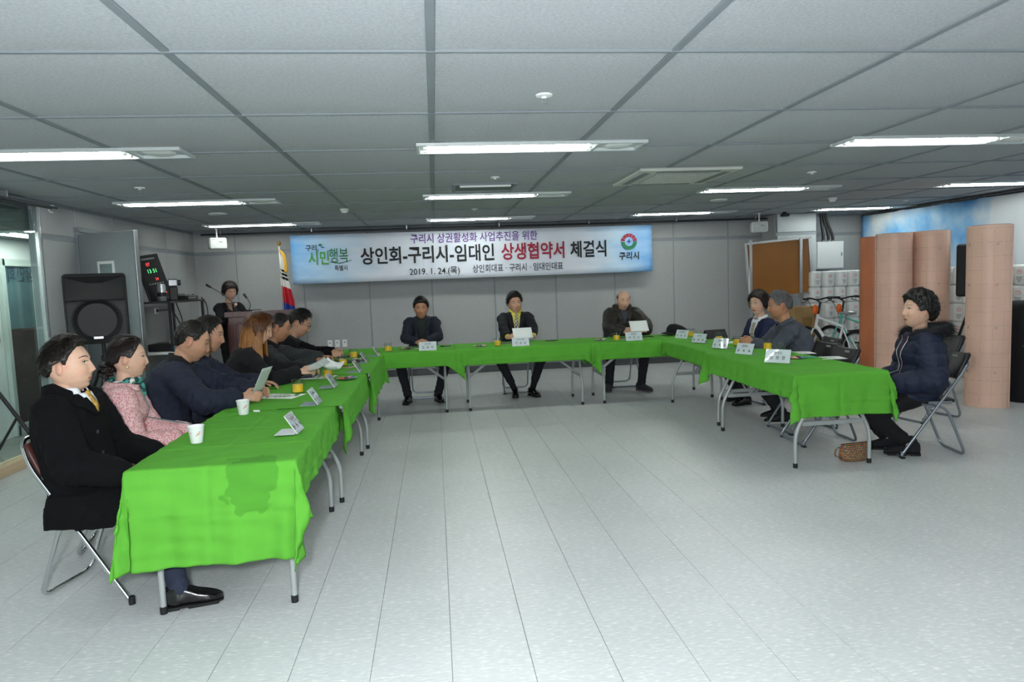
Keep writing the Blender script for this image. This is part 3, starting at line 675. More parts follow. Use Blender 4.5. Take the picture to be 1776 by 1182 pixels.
def make_person(label, loc, face, pose, look, group=None):
    """Local frame: +y is where the person faces, +x their right hand, origin on the floor under the hips."""
    P = Person(); s = look.get('head', 1.1); fem = look.get('fem', False); vox = look.get('vox', .007); W_ = look.get('build', 1.)
    stand = pose.get('stand', False); hz = pose.get('hip', .93 if stand else .54)
    lean = math.radians(pose.get('lean', 0)); twist = math.radians(pose.get('twist', 0)); rollt = math.radians(pose.get('roll', 0))
    Rs = np.array((Matrix.Rotation(-twist, 3, 'Z')@Matrix.Rotation(-lean, 3, 'X')@Matrix.Rotation(rollt, 3, 'Y')))
    X, F, U = Rs@V(1, 0, 0), Rs@V(0, 1, 0), Rs@V(0, 0, 1)
    hip = V(0, 0, hz); bent = pose.get('slump', .02); sl = pose.get('spine', .47)
    def spine(t): return hip+U*(t*sl)+F*(-bent*math.sin(t*math.pi))   # 0 pelvis .. 1 neck base
    neck = spine(1.); sw = look.get('shoulder', .185 if not fem else .165)
    sh = {e: neck+X*(e*sw)-U*.068 for e in (-1, 1)}
    hy, hp, hr = [math.radians(a) for a in pose.get('head', (0, 0, 0))]   # yaw (+ to own right), pitch (+ down), roll
    Rh = Rs@np.array(Matrix.Rotation(lean*.5, 3, 'X')@Matrix.Rotation(-hy, 3, 'Z')@Matrix.Rotation(-hp, 3, 'X')@Matrix.Rotation(hr, 3, 'Y'))
    hc = neck+U*(.055+pose.get('necklen', 0))+F*.012+Rh@V(0, .018*s, .118*s)
    M = np.eye(4); M[:3, :3] = Rh; M[:3, 3] = hc
    wr, el = {}, {}
    for e, k in ((1, 'rh'), (-1, 'lh')):
        wr[e] = np.array(pose[k][0], float); pol = pose.get('pole', (.55, -.45, -1.)); el[e] = ik(sh[e], wr[e], .29, .255, (e*pol[0], pol[1], pol[2]))
    hj, kn, an = {}, {}, {}
    for e, k in ((1, 'rf'), (-1, 'lf')):
        hj[e] = hip+V(e*.09, .01, -.03); an[e] = np.array((*pose[k][:2], pose[k][2] if len(pose[k]) > 2 else .085), float)
        kn[e] = ik(hj[e], an[e], .43, .42, (e*pose.get('knee', .12), 1., .6) if not stand else (e*.1, 1, 0))
    P.__dict__.update(dict(sh=sh, wr=wr, el=el, hj=hj, kn=kn, an=an, spine=spine, X=X, F=F, U=U, neck=neck, M=M, s=s, hip=hip))
    # the body: one continuous skin surface
    b = MB(); head_grid(b, M, s, fem, jaw=look.get('jaw', 1.)); nr = .048 if fem else .055
    capsule(b, hc+Rh@V(0, -.022, -.06)*s, neck-U*.03, nr*s*.95, nr*1.12, 18)
    eloft(b, [(spine(-.12), X, F, .12, .08), (spine(.1), X, F, .125, .085), (spine(.5), X, F, .115, .08), (spine(.8), X, F, .13, .085), (spine(.95), X, F, .10, .06), (spine(1.04), X, F, .05, .045)])
    for e, k in ((1, 'rh'), (-1, 'lh')):
        capsule(b, sh[e], el[e], .042, .036); capsule(b, el[e], wr[e], .036, .025)
        capsule(b, sh[e], neck-U*.06, .04, .05)
        if pose[k][1] is not None: hand(b, wr[e], pose[k][1], pose[k][2], e, pose[k][3] if len(pose[k]) > 3 else .6, look.get('hand', 1.0))
        capsule(b, hj[e], kn[e], .06, .045); capsule(b, kn[e], an[e], .045, .035)
    me = remesh(b, vox, 1, .4); me.name = 'person'
    v = get_v(me); loc_h = (v-hc)@Rh/s; c = np.tile(np.array([*lin(SKIN[look.get('skin', 'mid')]), 1.]), (len(v), 1))
    x, y, z = loc_h.T; g = lambda q, sg: np.exp(-(q/sg)**2)
    red = np.clip(.5*g(np.abs(x)-.045, .02)*g(z+.03, .02)*(y > .03)+.4*g(x, .014)*g(z+.033, .012)*(y > .08)+.5*(np.abs(x) > .074)*(np.abs(z) < .04), 0, 1)*look.get('flush', 1.)
    c[:, 0] *= 1+.06*red; c[:, 1] *= 1-.16*red; c[:, 2] *= 1-.16*red
    if not fem:   # shaven beard area
        bd = np.clip(g(z+.085, .03)*(y > .0)*(np.abs(z+.067) > .009), 0, 1)*.10; c[:, :3] *= (1-bd)[:, None]
    at = me.color_attributes.new('tint', 'FLOAT_COLOR', 'POINT'); at.data.foreach_set('color', c.ravel())
    m_skin = mat('skin_tinted', 'c0937a', .48, var=.04, vscale=60, attr='tint', bump=.05, bscale=600, spec=.4)
    root = link('person', me, m_skin, None, 180)
    root.location = loc; root.rotation_euler = (0, 0, math.radians(face))
    tag(root, label, 'person', group); P.o = root; P.bvh = bvh_of(me); P.look = look
    hm = hair_mat('hair_'+look.get('hair', '15110f'), look.get('hair', '15110f')); P.hm = hm
    face_parts(root, P.bvh, M, s, look, hair_mat('brow_'+look.get('browcol', look.get('hair', '15110f')), look.get('browcol', look.get('hair', '15110f'))))
    return P
def garment(P, name, m, bulk=0., arms=True, hem=-.16, voxel=.011, wr_amp=.005, seed=1, vneck=None, top=1.02, puff=None, hips=1., extra=None, cuff=.012, belly=0., freq=1., width=1., smooth=4, parent=None, neckr=.066, sleeve=1.):
    b = MB(); sp, X, F, U = P.spine, P.X, P.F, P.U; fem = P.look.get('fem', False); k = .92 if fem else 1.
    sw = abs(np.dot(P.sh[1]-P.neck, X))
    prof = [(hem, .172*hips, .125), (.0, .178*hips, .132+belly), (.22, .165, .125+belly), (.45, .162, .122+belly*.7), (.68, .178, .125), (.84, sw*.98, .112), (.93, sw*.82, .092), (.985, .115, .078), (top, neckr+.006, neckr)]
    secs = [(sp(t)-F*.008+(F*.02 if .5 < t < .8 and fem else 0), X, F, w*k*width+bulk, d*k+bulk+(.015 if fem and .5 < t < .8 else 0)) for t, w, d in prof]
    eloft(b, secs, 32)
    if arms:
        for e in (-1, 1):
            S, E_, W = P.sh[e], P.el[e], P.wr[e]; capsule(b, S-X*e*.032, E_, (.059*k+bulk)*sleeve, (.051*k+bulk*.9)*sleeve, 16)
            d = unit(W-E_); capsule(b, E_, W-d*(cuff+.03), (.051*k+bulk*.9)*sleeve, (.040*k+bulk*.85)*sleeve, 16)
            capsule(b, S-U*.015, P.neck-U*.07, .055+bulk*.7, .052+bulk*.4, 14)
    if extra: extra(b)
    me = remesh(b, voxel, smooth, .5); me.name = name; v, n = get_v(me), get_n(me)
    v = fold_noise(v, n, wr_amp, seed, freq)
    if arms:   # bunched folds at the elbows and cuffs
        for e in (-1, 1):
            for c0, a_, rr, am in ((P.el[e], unit(P.wr[e]-P.sh[e]), .10, .005), (P.wr[e]-unit(P.wr[e]-P.el[e])*.06, unit(P.wr[e]-P.el[e]), .05, .003)):
                q = v-c0; dd = np.linalg.norm(q, axis=1); t = q@a_; ph = np.arctan2(q@P.U, q@P.X)
                v = v+n*(am*np.exp(-(dd/rr)**2)*np.sin(t*150+2.2*np.sin(ph*2+seed)))[:, None]
    if puff:   # quilted channels
        rel = v-P.hip; hgt = rel@U
        dm = [np.linalg.norm(v-(P.sh[e]+(P.el[e]-P.sh[e])*np.clip(((v-P.sh[e])@(P.el[e]-P.sh[e]))/np.dot(P.el[e]-P.sh[e], P.el[e]-P.sh[e]), 0, 1)[:, None]), axis=1) for e in (-1, 1)]
        dm2 = [np.linalg.norm(v-(P.el[e]+(P.wr[e]-P.el[e])*np.clip(((v-P.el[e])@(P.wr[e]-P.el[e]))/np.dot(P.wr[e]-P.el[e], P.wr[e]-P.el[e]), 0, 1)[:, None]), axis=1) for e in (-1, 1)]
        t = hgt.copy()
        for i, e in enumerate((-1, 1)):
            L1 = np.linalg.norm(P.el[e]-P.sh[e]); up_ = dm[i] < .1; lo_ = (dm2[i] < .1) & (dm2[i] < dm[i])
            t = np.where(up_ & (np.abs(rel@X) > .16), (v-P.sh[e])@unit(P.el[e]-P.sh[e]), t); t = np.where(lo_, L1+(v-P.el[e])@unit(P.wr[e]-P.el[e]), t)
        v = v+n*(puff[0]*(np.abs(np.sin(t*math.pi/puff[1]))**.6-.6))[:, None]
    set_v(me, v)
    o = link(name, me, m, parent or P.o, 180)
    return o
def under(P, name, m, J, t0=.25, wtop=.075, top=1.0, off=.003):   # what shows in an open front: a fitted panel lying on the chest
    bv = bvh_of(J.data); b = MB(); rows = []
    for t in np.linspace(t0, top, 14):
        w = max(wtop*max((t-t0)/(1-t0), 0)**.8, .0015); rows.append([front_pt(bv, P, x*w, t, off) for x in np.linspace(-1, 1, 9)])
    b.grid(rows); o = b.build(name, m, P.o, 180, fix=False); sm = o.modifiers.new('thickness', 'SOLIDIFY'); sm.thickness = .004; sm.offset = 0; return o
def collar(P, name, m, r=.07, h=.045, flare=.012, gap=35, drop=0., th=.004, back=0., n=26, lift=0., parent=None, fold=0.):
    b = MB(); rows = []; X, F, U = P.X, P.F, P.U; c = P.neck+U*(lift-.0)
    prof = [(r+flare*.4, -.012), (r-.002, h*.5), (r+flare*.2, h), ]
    if fold: prof += [(r+flare*.6+.004, h*.95), (r+flare+.012, h*.95-fold)]
    for rr, z in prof:
        row = []
        for t in np.linspace(gap, 360-gap, n):
            a = math.radians(t); fr = math.cos(a)
            zz = z-drop*max(fr, 0)**1.0+back*max(-fr, 0)
            row.append(c+X*rr*math.sin(a)*1.02+F*(rr*math.cos(a)*.98+.004)+U*zz)
        rows.append(row)
    b.grid(rows); o = b.build(name, m, parent or P.o, 180, fix=False); sm = o.modifiers.new('thickness', 'SOLIDIFY'); sm.thickness = th; sm.offset = 0; return o
def front_pt(bv, P, x, t, off):
    c = P.spine(t)+P.X*x; h = bv.ray_cast(Vector(c+P.F*.5), Vector(-P.F)); p = np.array(h[0]) if h[0] is not None else c+P.F*.13
    return p+P.F*off
def strip_on(P, obj, name, m, pts, off=.006, th=.003, parent=None):   # pts: list of (x0, x1, t)
    bv = bvh_of(obj.data); a = [front_pt(bv, P, x0, t, off) for x0, x1, t in pts]; mid = [front_pt(bv, P, (x0+x1)/2, t, off) for x0, x1, t in pts]; b_ = [front_pt(bv, P, x1, t, off) for x0, x1, t in pts]
    b = MB(); b.grid([a, mid, b_]); o = b.build(name, m, parent or P.o, 180, fix=False); sm = o.modifiers.new('thickness', 'SOLIDIFY'); sm.thickness = th; sm.offset = 0; return o
def lapels(P, jacket, m, t0, wtop, wid=.05):
    for e in (-1, 1):
        pts = []
        for t in np.linspace(t0+.02, .95, 9):
            v = wtop*max((t-t0)/(1-t0), 0)**.8; k = (t-t0)/(1-t0); ww = wid*min(1, k*1.6)*(1 if k < .86 else .75)
            pts.append((e*(v-.006), e*(v+ww), t))
        strip_on(P, jacket, 'lapel', m, pts, .010, .005, jacket)
def tie(P, shirt, m, t0=.35, w0=.034, w1=.016, J=None):
    shirt = J or shirt
    pts = [(-w1-(w0-w1)*(1-(t-t0)/(.97-t0)), w1+(w0-w1)*(1-(t-t0)/(.97-t0)), t) for t in np.linspace(t0, .965, 8)]
    o = strip_on(P, shirt, 'necktie', m, pts, .008, .004); bv = bvh_of(shirt.data); c = front_pt(bv, P, 0, .985, .006)
    MB().ell(c, (.017, .012, .018), 10, 8).build('knot', m, o, 180)
def trousers(P, m, bulk=0., voxel=.014, seed=5, hem=.01, amp=.005):
    b = MB(); sp, X, F = P.spine, P.X, P.F
    eloft(b, [(P.hip+V(0, 0, -.10), V(1, 0, 0), V(0, 1, 0), .15+bulk, .11+bulk), (P.hip+V(0, 0, -.02), V(1, 0, 0), V(0, 1, 0), .168+bulk, .125+bulk), (sp(.2), X, F, .15+bulk, .115+bulk), (sp(.3), X, F, .14, .1)])
    for e in (-1, 1):
        capsule(b, P.hj[e], P.kn[e], .088+bulk, .066+bulk, 16); d = unit(P.an[e]-P.kn[e]); capsule(b, P.kn[e], P.an[e]-d*hem, .066+bulk, .052+bulk, 16)
    me = remesh(b, voxel, 4); me.name = 'trousers'; v, n = get_v(me), get_n(me); v = fold_noise(v, n, amp, seed)
    for e in (-1, 1):
        for c0, am in ((P.kn[e], .005), (P.an[e], .006)):
            q = v-c0; a_ = unit(P.an[e]-P.kn[e]); v = v+n*(am*np.exp(-(np.linalg.norm(q, axis=1)/.1)**2)*np.sin((q@a_)*110+2*np.sin(np.arctan2(q[:, 0], q[:, 1])*2)))[:, None]
    set_v(me, v); return link('trousers', me, m, P.o, 180)
def shoes(P, m, sole, dirs=(0, 0), size=1., sock=None, boot=False):
    for e, ang in ((1, dirs[0]), (-1, dirs[1])):
        a = P.an[e]; t = math.radians(ang); f = V(math.sin(t), math.cos(t), 0); sd = V(math.cos(t), -math.sin(t), 0); z0 = a[2]-.085
        o0 = V(a[0], a[1], z0); sh_ = MB(); secs = []
        for y, w, h, zc in ((-.072, .024, .034, .052), (-.064, .034, .044, .060), (-.03, .038, .052, .067), (.03, .038, .045, .060), (.075, .042, .033, .047), (.12, .043, .026, .040), (.155, .036, .020, .033), (.178, .018, .012, .028)):
            secs.append((o0+f*y*size+V(0, 0, zc*size), sd, V(0, 0, 1), w*size, h*size))
        eloft(sh_, secs, 18, 2.5)
        capsule(sh_, a+V(0, 0, .035 if boot else .0)-f*.012, o0+V(0, 0, .05)-f*.02, .042*size, .04*size, 14)
        me = remesh(sh_, .008, 3); so = link('shoe', me, m, P.o, 180)
        outl = [(-.075, .020), (-.067, .031), (-.03, .036), (.03, .036), (.075, .042), (.12, .043), (.155, .036), (.178, .017)]
        ring = [o0+f*y*size+sd*w*size for y, w in outl]+[o0+f*y*size-sd*w*size for y, w in outl[::-1]]
        MB().loft([[p+V(0, 0, .012) for p in ring], [p+V(0, 0, .021) for p in ring]]).build('sole', sole, so); MB().box(o0-f*.038*size+V(0, 0, .0075), (.062*size, .07*size, .013), .003, rot=(0, 0, -t)).build('heel', sole, so); MB().box(o0+f*.095*size+V(0, 0, .0075), (.07*size, .13*size, .013), .005, rot=(0, 0, -t)).build('sole_pad', sole, so)
        if sock:
            d = unit(P.kn[e]-a); MB().tube([a+V(0, 0, -.01), a+d*.14], [.039, .043], 14).build('sock', sock, P.o, 60)

# ------------------------------------------------------------------ folding chairs
m_chrome = mat('chrome_tube', 'd5d9da', .16, 1., var=.03); m_steel = mat('grey_steel_tube', '8d949b', .3, .7, var=.05)
m_brown = mat('brown_vinyl', '4a2a26', .4, var=.1, bump=.1, bscale=200); m_bseat = mat('black_seat_plastic', '141517', .45, var=.1, bump=.05, bscale=300)
def folding_chair(tube, pad, style):
    root = empty('folding_chair'); r = .0115; w = .205
    A = [(-w, .235, .03), (-w, -.235, .70), (-w+.03, -.30, .83), (w-.03, -.30, .83), (w, -.235, .70), (w, .235, .03)]
    if style == 'u': A = [(-w, .235, .03), (-w, -.225, .685), (-w+.03, -.288, .765), (w-.03, -.288, .765), (w, -.225, .685), (w, .235, .03)]
    fb = MB()
    if style == 'u':
        fb.tube(round_path([(-w, .235, .06), (-w, .225, .014), (w, .225, .014), (w, .235, .06)][::1], .05, 6), r, 8)
    fb.tube(round_path(A, .06, 6), r, 10); fb.build('back_frame', tube, root, 50)
    if style != 'u':
        for s_ in (-w, w): MB().cyl((s_, .25, 0), .016, .045, 10, bev=.004).build('rubber_foot', m_black, root, 40)
        MB().tube([(-w, .17, .13), (w, .17, .13)], .007, 8).build('stretcher', tube, root, 50)
    else:
        for s_ in (-w, w): MB().box((s_*.96, .225, .008), (.05, .034, .016), .005).build('rubber_foot', m_black, root)
    w2 = w-.028
    MB().tube(round_path([(-w2, .07, .43), (-w2, -.12, .40), (-w2-.0, -.27, .016), (w2, -.27, .016), (w2, -.12, .40), (w2, .07, .43)], .07, 6), r*.95, 10).build('rear_frame', tube, root, 50)
    for s_ in (-w, w): MB().box((s_*.965, -.06, .445), (.012, .18, .022), .003).build('link_bar', tube, root)
    # seat: rounded cushion
    rows = []
    for i, y in enumerate(np.linspace(-.19, .20, 9)):
        k = (1-abs(i-4)/4)**.3 if i in (0, 8) else 1
        rows.append((y, .178*(.9 if i in (0, 8) else 1)))
    sb = MB(); eloft(sb, [(V(0, -.195, .452), V(1, 0, 0), V(0, 0, 1), .15, .006), (V(0, -.18, .452), V(1, 0, 0), V(0, 0, 1), .178, .017), (V(0, 0, .450), V(1, 0, 0), V(0, 0, 1), .182, .02), (V(0, .17, .454), V(1, 0, 0), V(0, 0, 1), .178, .018), (V(0, .20, .452), V(1, 0, 0), V(0, 0, 1), .15, .006)], 20, 5)
    sb.build('seat', pad, root, 50)
    bb = MB(); tilt = V(0, -.42, .907); nn = V(0, .907, .42)
    c0 = V(0, -.225, .71)
    G_ = [[c0+V(x, 0, 0)+tilt*(h_)+nn*(-.03+.03*(x/.19)**2*1.) for x in np.linspace(-.188, .188, 13)] for h_ in ((-.075, -.06, 0, .06, .10, .112) if style != 'u' else (-.085, -.07, 0, .07, .118, .132))]
    for row, sc_ in ((G_[0], .9), (G_[-1], .88)):
        for p in row: p[0] *= sc_
    bb.grid(G_); bo = bb.build('backrest', pad, root, 180, fix=False); sm = bo.modifiers.new('thickness', 'SOLIDIFY'); sm.thickness = .022 if style != 'u' else .032; sm.offset = 0
    if style == 'u':
        hb = MB(); hb.box(c0+tilt*.095+nn*-.012, (.07, .006, .02), .004, rot=(math.radians(20), 0, 0)); hb.build('grip_slot', m_grey, bo)
    return root
chair_u = folding_chair(m_steel, m_bseat, 'u'); chair_c = folding_chair(m_chrome, m_brown, 'caps')
_used = set()
def chair(kind, x, y, face, label):
    src = chair_u if kind == 'u' else chair_c
    o = src if kind not in _used else copy_tree(src); _used.add(kind)
    o.location = (x, y, 0); o.rotation_euler = (0, 0, math.radians(face)); tag(o, label, 'chair', 'folding chairs'); return o
# ------------------------------------------------------------------ the people at the tables
def wl(loc, face, p, vec=False):   # world point (or direction) into a person's local frame
    a = math.radians(face); x, y = (p[0], p[1]) if vec else (p[0]-loc[0], p[1]-loc[1]); return V(x*math.cos(a)+y*math.sin(a), -x*math.sin(a)+y*math.cos(a), p[2])
def pose_w(loc, face, rh, lh, rf, lf, **k):
    """Hands: (wrist, direction, palm normal, curl) and feet: (x, y) in world coordinates."""
    d = dict(k)
    for nm, h in (('rh', rh), ('lh', lh)): d[nm] = (wl(loc, face, h[0]), None if h[1] is None else wl(loc, face, h[1], True), None if h[1] is None else wl(loc, face, h[2], True), h[3] if len(h) > 3 else .6)
    for nm, f in (('rf', rf), ('lf', lf)): d[nm] = tuple(wl(loc, face, (f[0], f[1], f[2] if len(f) > 2 else .085)))
    return d
m_leather = mat('black_shoe_leather', '0b0b0c', .18, var=.1, bump=.05, bscale=80, coat=.4); m_sole = mat('shoe_sole', '131313', .7); m_sock = mat('black_sock', '101013', .9)
m_shirtw = mat('white_shirt', 'dfe2e6', .8, var=.04, bump=.05, bscale=300)
HAIRM = '14110f'

# --- man in the black overcoat, front left
loc, fc = (-1.84, 3.77, 0), -94
P = make_person('man in black overcoat, white shirt and gold tie seated nearest on the left', loc, fc,
    pose_w(loc, fc, ((-1.53, 3.50, .66), (.8, -.1, -.5), (0, .3, -1), .7), ((-1.56, 3.98, .64), (.7, -.5, -.4), (0, 0, -1), .7), (-1.30, 3.42), (-1.58, 3.95), lean=-8, slump=.02, head=(-10, -1, 0), pole=(.6, -.7, -1), necklen=-.034, hip=.55, spine=.48),
    dict(head=1.09, skin='fair', vox=.0048, hair='17130f', gaze=.35, browcol='2a211b'))
m_coat = mat('black_wool_coat', '0a0b0d', .95, var=.12, vscale=30, bump=.25, bscale=500, spec=.2)
def skirt(b, P=P):
    U = V(0, 0, 1)
    for e in (-1, 1): capsule(b, P.hj[e]+V(0, -.02, .0), P.hj[e]+(P.kn[e]-P.hj[e])*.85+V(0, 0, -.01), .115, .10, 16)
    eloft(b, [(V(0, -.12, .50), V(1, 0, 0), V(0, 0, 1), .19, .08), (V(0, .1, .52), V(1, 0, 0), V(0, 0, 1), .22, .10), (V(0, .30, .53), V(1, 0, 0), V(0, 0, 1), .21, .085)])
    eloft(b, [(V(.205, .02, .56), V(0, 1, 0), V(1, 0, 0), .12, .03), (V(.225, .05, .46), V(0, 1, 0), V(1, 0, 0), .17, .022), (V(.235, .06, .39), V(0, 1, 0), V(1, 0, 0), .18, .015)], 20)
J = garment(P, 'overcoat', m_coat, bulk=.03, hem=-.12, voxel=.010, wr_amp=.007, seed=3, extra=skirt, cuff=.02, freq=.8, sleeve=1.16, width=1.02)
S_ = under(P, 'shirt', m_shirtw, J, .76, .05); collar(P, 'shirt_collar', m_shirtw, r=.069, h=.052, gap=22, drop=.022, fold=.03)
m_tie1 = mat('gold_check_tie', 'b08a3c', .5, var=.6, vscale=60, spec=.4)
tie(P, S_, m_tie1, .77, .02, .014, J); collar(P, 'coat_collar', m_coat, r=.086, h=.078, flare=.026, gap=48, drop=.075, fold=.07, th=.009, lift=-.008)
lapels(P, J, m_coat, .72, .05, .09)
bv = bvh_of(J.data)
for t in (.56, .33, .12):
    c = front_pt(bv, P, .035, t, .004); MB().lathe([(.012, -.002), (.0125, .002), (.009, .004)], (0, 0, 0), 14, rot=(math.radians(-90), 0, 0)).build('button', mat('black_button', '2b2f36', .15, coat=.5), P.o, 40).location = c
hair_shell('hair', P.bvh, P.M, P.s, H_MAN, lambda a, e: .016+.012*max(0, e-20)/70+(.010 if abs(a) < 40 and e > 40 else 0), seed=4, lump=.2, mat_=P.hm, parent=P.o, strands=2600, slen=.045, flow=lambda a, e: unit(V(.3*math.sin(a), -.8, -.3)))
trousers(P, mat('navy_trousers', '232a3d', .85, var=.08, bump=.1, bscale=300)); shoes(P, m_leather, m_sole, (-18, -18), 1.08)
chair('c', -1.76, 3.76, -103, 'chrome folding chair with brown vinyl seat under the man in the overcoat')

# --- woman in the pink tweed jacket
loc, fc = (-1.94, 4.42, 0), -74
P = make_person('woman in pink tweed jacket with green scarf and low hair bun', loc, fc,
    pose_w(loc, fc, ((-1.56, 4.30, .66), (.8, .3, -.5), (0, .5, -1), .7), ((-1.58, 4.52, .66), (.7, -.3, -.4), (0, 0, -1), .7), (-1.45, 4.35), (-1.45, 4.55), lean=4, slump=.03, head=(0, 0, 0), necklen=-.005, spine=.45, hip=.53, pole=(.5, -.6, -1)),
    dict(head=1.0, fem=True, skin='fair', vox=.0058, hair='1b1110', lip='b3504a', brow=.0035, gaze=.3))
m_tweed = mat('pink_tweed', 'c98a8c', .95, var=0, bump=.6, bscale=260)
nt = m_tweed.node_tree; vt = nt.nodes.new('ShaderNodeTexVoronoi'); vt.inputs['Scale'].default_value = 380; tcn = nt.nodes.new('ShaderNodeTexCoord'); mpn = nt.nodes.new('ShaderNodeMapping'); mpn.inputs['Rotation'].default_value = (.5, .6, .7); mpn.inputs['Scale'].default_value = (1, 1, .45)
nt.links.new(tcn.outputs['Object'], mpn.inputs[0]); nt.links.new(mpn.outputs[0], vt.inputs['Vector']); rp = nt.nodes.new('ShaderNodeValToRGB'); nt.links.new(vt.outputs['Color'], rp.inputs[0]); nt.links.new(rp.outputs[0], nt.nodes['Principled BSDF'].inputs['Base Color'])
rp.color_ramp.elements[0].position = .25; rp.color_ramp.elements[0].color = (*lin('c06a71'), 1); rp.color_ramp.elements[1].position = .7; rp.color_ramp.elements[1].color = (*lin('ecd6d2'), 1); e_ = rp.color_ramp.elements.new(.48); e_.color = (*lin('dba0a3'), 1)
J = garment(P, 'jacket', m_tweed, bulk=.026, hem=-.2, voxel=.011, wr_amp=.006, seed=8, hips=1.1, cuff=.01, sleeve=1.15)
collar(P, 'jacket_collar', m_tweed, r=.088, h=.035, flare=.02, gap=40, drop=.02, fold=.03, th=.012, lift=-.01)
strip_on(P, J, 'placket', mat('grey_teal_trim', '6d7f80', .8), [(-.012, .012, t) for t in np.linspace(-.05, .93, 9)], .004, .004, J)
m_scarf = mat('teal_print_scarf', '2f7068', .7, var=0)
nt = m_scarf.node_tree; vt = nt.nodes.new('ShaderNodeTexVoronoi'); vt.inputs['Scale'].default_value = 45; rp = nt.nodes.new('ShaderNodeValToRGB'); rp.color_ramp.interpolation = 'CONSTANT'; tcn = nt.nodes.new('ShaderNodeTexCoord'); nt.links.new(tcn.outputs['Object'], vt.inputs['Vector'])
nt.links.new(vt.outputs['Color'], rp.inputs[0]); nt.links.new(rp.outputs[0], nt.nodes['Principled BSDF'].inputs['Base Color'])
rp.color_ramp.elements[0].color = (*lin('1d3f42'), 1); rp.color_ramp.elements[1].position = .38; rp.color_ramp.elements[1].color = (*lin('3c8f80'), 1); e_ = rp.color_ramp.elements.new(.62); e_.color = (*lin('d9d8cf'), 1)
sb = MB(); ring = [P.neck+P.U*(.028+.012*math.sin(t*2))+P.X*.072*math.sin(t)+P.F*(.072*math.cos(t)+.008) for t in np.linspace(0, 2*math.pi, 24, endpoint=False)]
sb.tube(ring, [.021+.004*math.sin(i*1.7) for i in range(24)], 10, closed=True); capsule(sb, P.neck+P.F*.09+P.U*.01, P.neck+P.F*.11-P.U*.05, .02, .012, 10); sb.build('scarf', m_scarf, P.o, 180)
hs = hair_shell('hair', P.bvh, P.M, P.s, [(0, 50), (25, 46), (45, 30), (60, 12), (72, -6), (84, -2), (92, 6), (110, 4), (122, -24), (180, -40)], lambda a, e: .022+.01*max(0, e-30)/60, seed=6, lump=.08, lumpf=18, mat_=P.hm, parent=P.o, strands=1200, slen=.05, flow=lambda a, e: V(0, -.9, -.35))
rng = np.random.RandomState(3); bb = MB(); A = P.M; hb = lambda p: A[:3, :3]@(V(*p)*P.s)+A[:3, 3]
for k in range(26):
    d = unit(rng.normal(size=3)); c = hb(V(0, -.125, -.062)+d*V(.045, .032, .042)); bb.tube([c+V(*(rng.normal(size=3)*.004))+.016*np.array([math.sin(q*1.1+k), math.cos(q*1.1+k), .3*math.sin(q+k*2)]) for q in range(6)], .0095, 6)
bb.ell(hb((0, -.12, -.06)), (.052, .036, .046)); bb.build('bun', P.hm, hs, 180)
cl = MB()
for k in range(3): cl.ell(hb((.062, -.085+.012*k, -.008-.006*k)), (.005, .006, .006), 8, 6)
cl.build('hair_clip', mat('violet_bead', '8a83b8', .2, coat=.6), hs, 180)
MB().lathe([(.007, 0), (.009, .002), (.006, .006)], (0, 0, 0), 12, rot=(0, math.radians(90), 0)).build('earring', mat('pearl_gold', 'c9b48a', .25, .6), P.o, 40).location = hb((.083, -.002, -.046))
trousers(P, mat('dark_trousers', '1a1b1f', .9)); shoes(P, m_leather, m_sole)
chair('c', -1.92, 4.42, -80, 'chrome folding chair under the woman in pink tweed')

# --- man in the navy jacket reading a sheet
loc, fc = (-1.92, 5.02, 0), -76
P = make_person('man in navy jacket with bowed head holding a folded sheet', loc, fc,
    pose_w(loc, fc, ((-1.36, 4.93, .80), (1, .12, -.05), (.0, .9, -.4), .9), ((-1.33, 5.14, .80), (1, -.2, 0), (0, -.8, -.3), .9), (-1.45, 4.95), (-1.45, 5.2), lean=15, slump=.05, head=(-4, 13, 0), pole=(.9, -.3, -.7), spine=.495, hip=.56, necklen=-.022),
    dict(head=1.15, skin='warm', vox=.0062, hair='1a1613', eyes='down', build=1.05))
m_navy = mat('navy_jacket_cloth', '141b2e', .8, var=.1, vscale=20, bump=.12, bscale=300)
J = garment(P, 'jacket', m_navy, bulk=.03, hem=-.2, voxel=.012, wr_amp=.011, seed=11, hips=1.08, belly=.03, sleeve=1.18, freq=1.1, cuff=.035)
collar(P, 'jacket_collar', mat('black_knit', '121214', .9), r=.084, h=.06, gap=30, drop=.05, th=.012, lift=.0)
for e in (-1, 1):
    d = unit(P.wr[e]-P.el[e]); MB().tube([P.wr[e]-d*.075, P.wr[e]-d*.02], [.046, .041], 14).build('knit_cuff', MATS['black_knit'], J, 60)
hair_shell('hair', P.bvh, P.M, P.s, [(0, 46), (25, 44), (45, 34), (60, 20), (70, 4), (78, -4), (88, 12), (110, 12), (118, -24), (140, -40), (180, -44)], lambda a, e: .009+.012*max(0, e-10)/80, seed=12, lump=.18, mat_=P.hm, parent=P.o, strands=2200, slen=.022)
trousers(P, MATS['dark_trousers']); shoes(P, m_leather, m_sole); chair('u', -1.95, 5.04, -84, 'black and grey folding chair under the man reading in navy jacket')

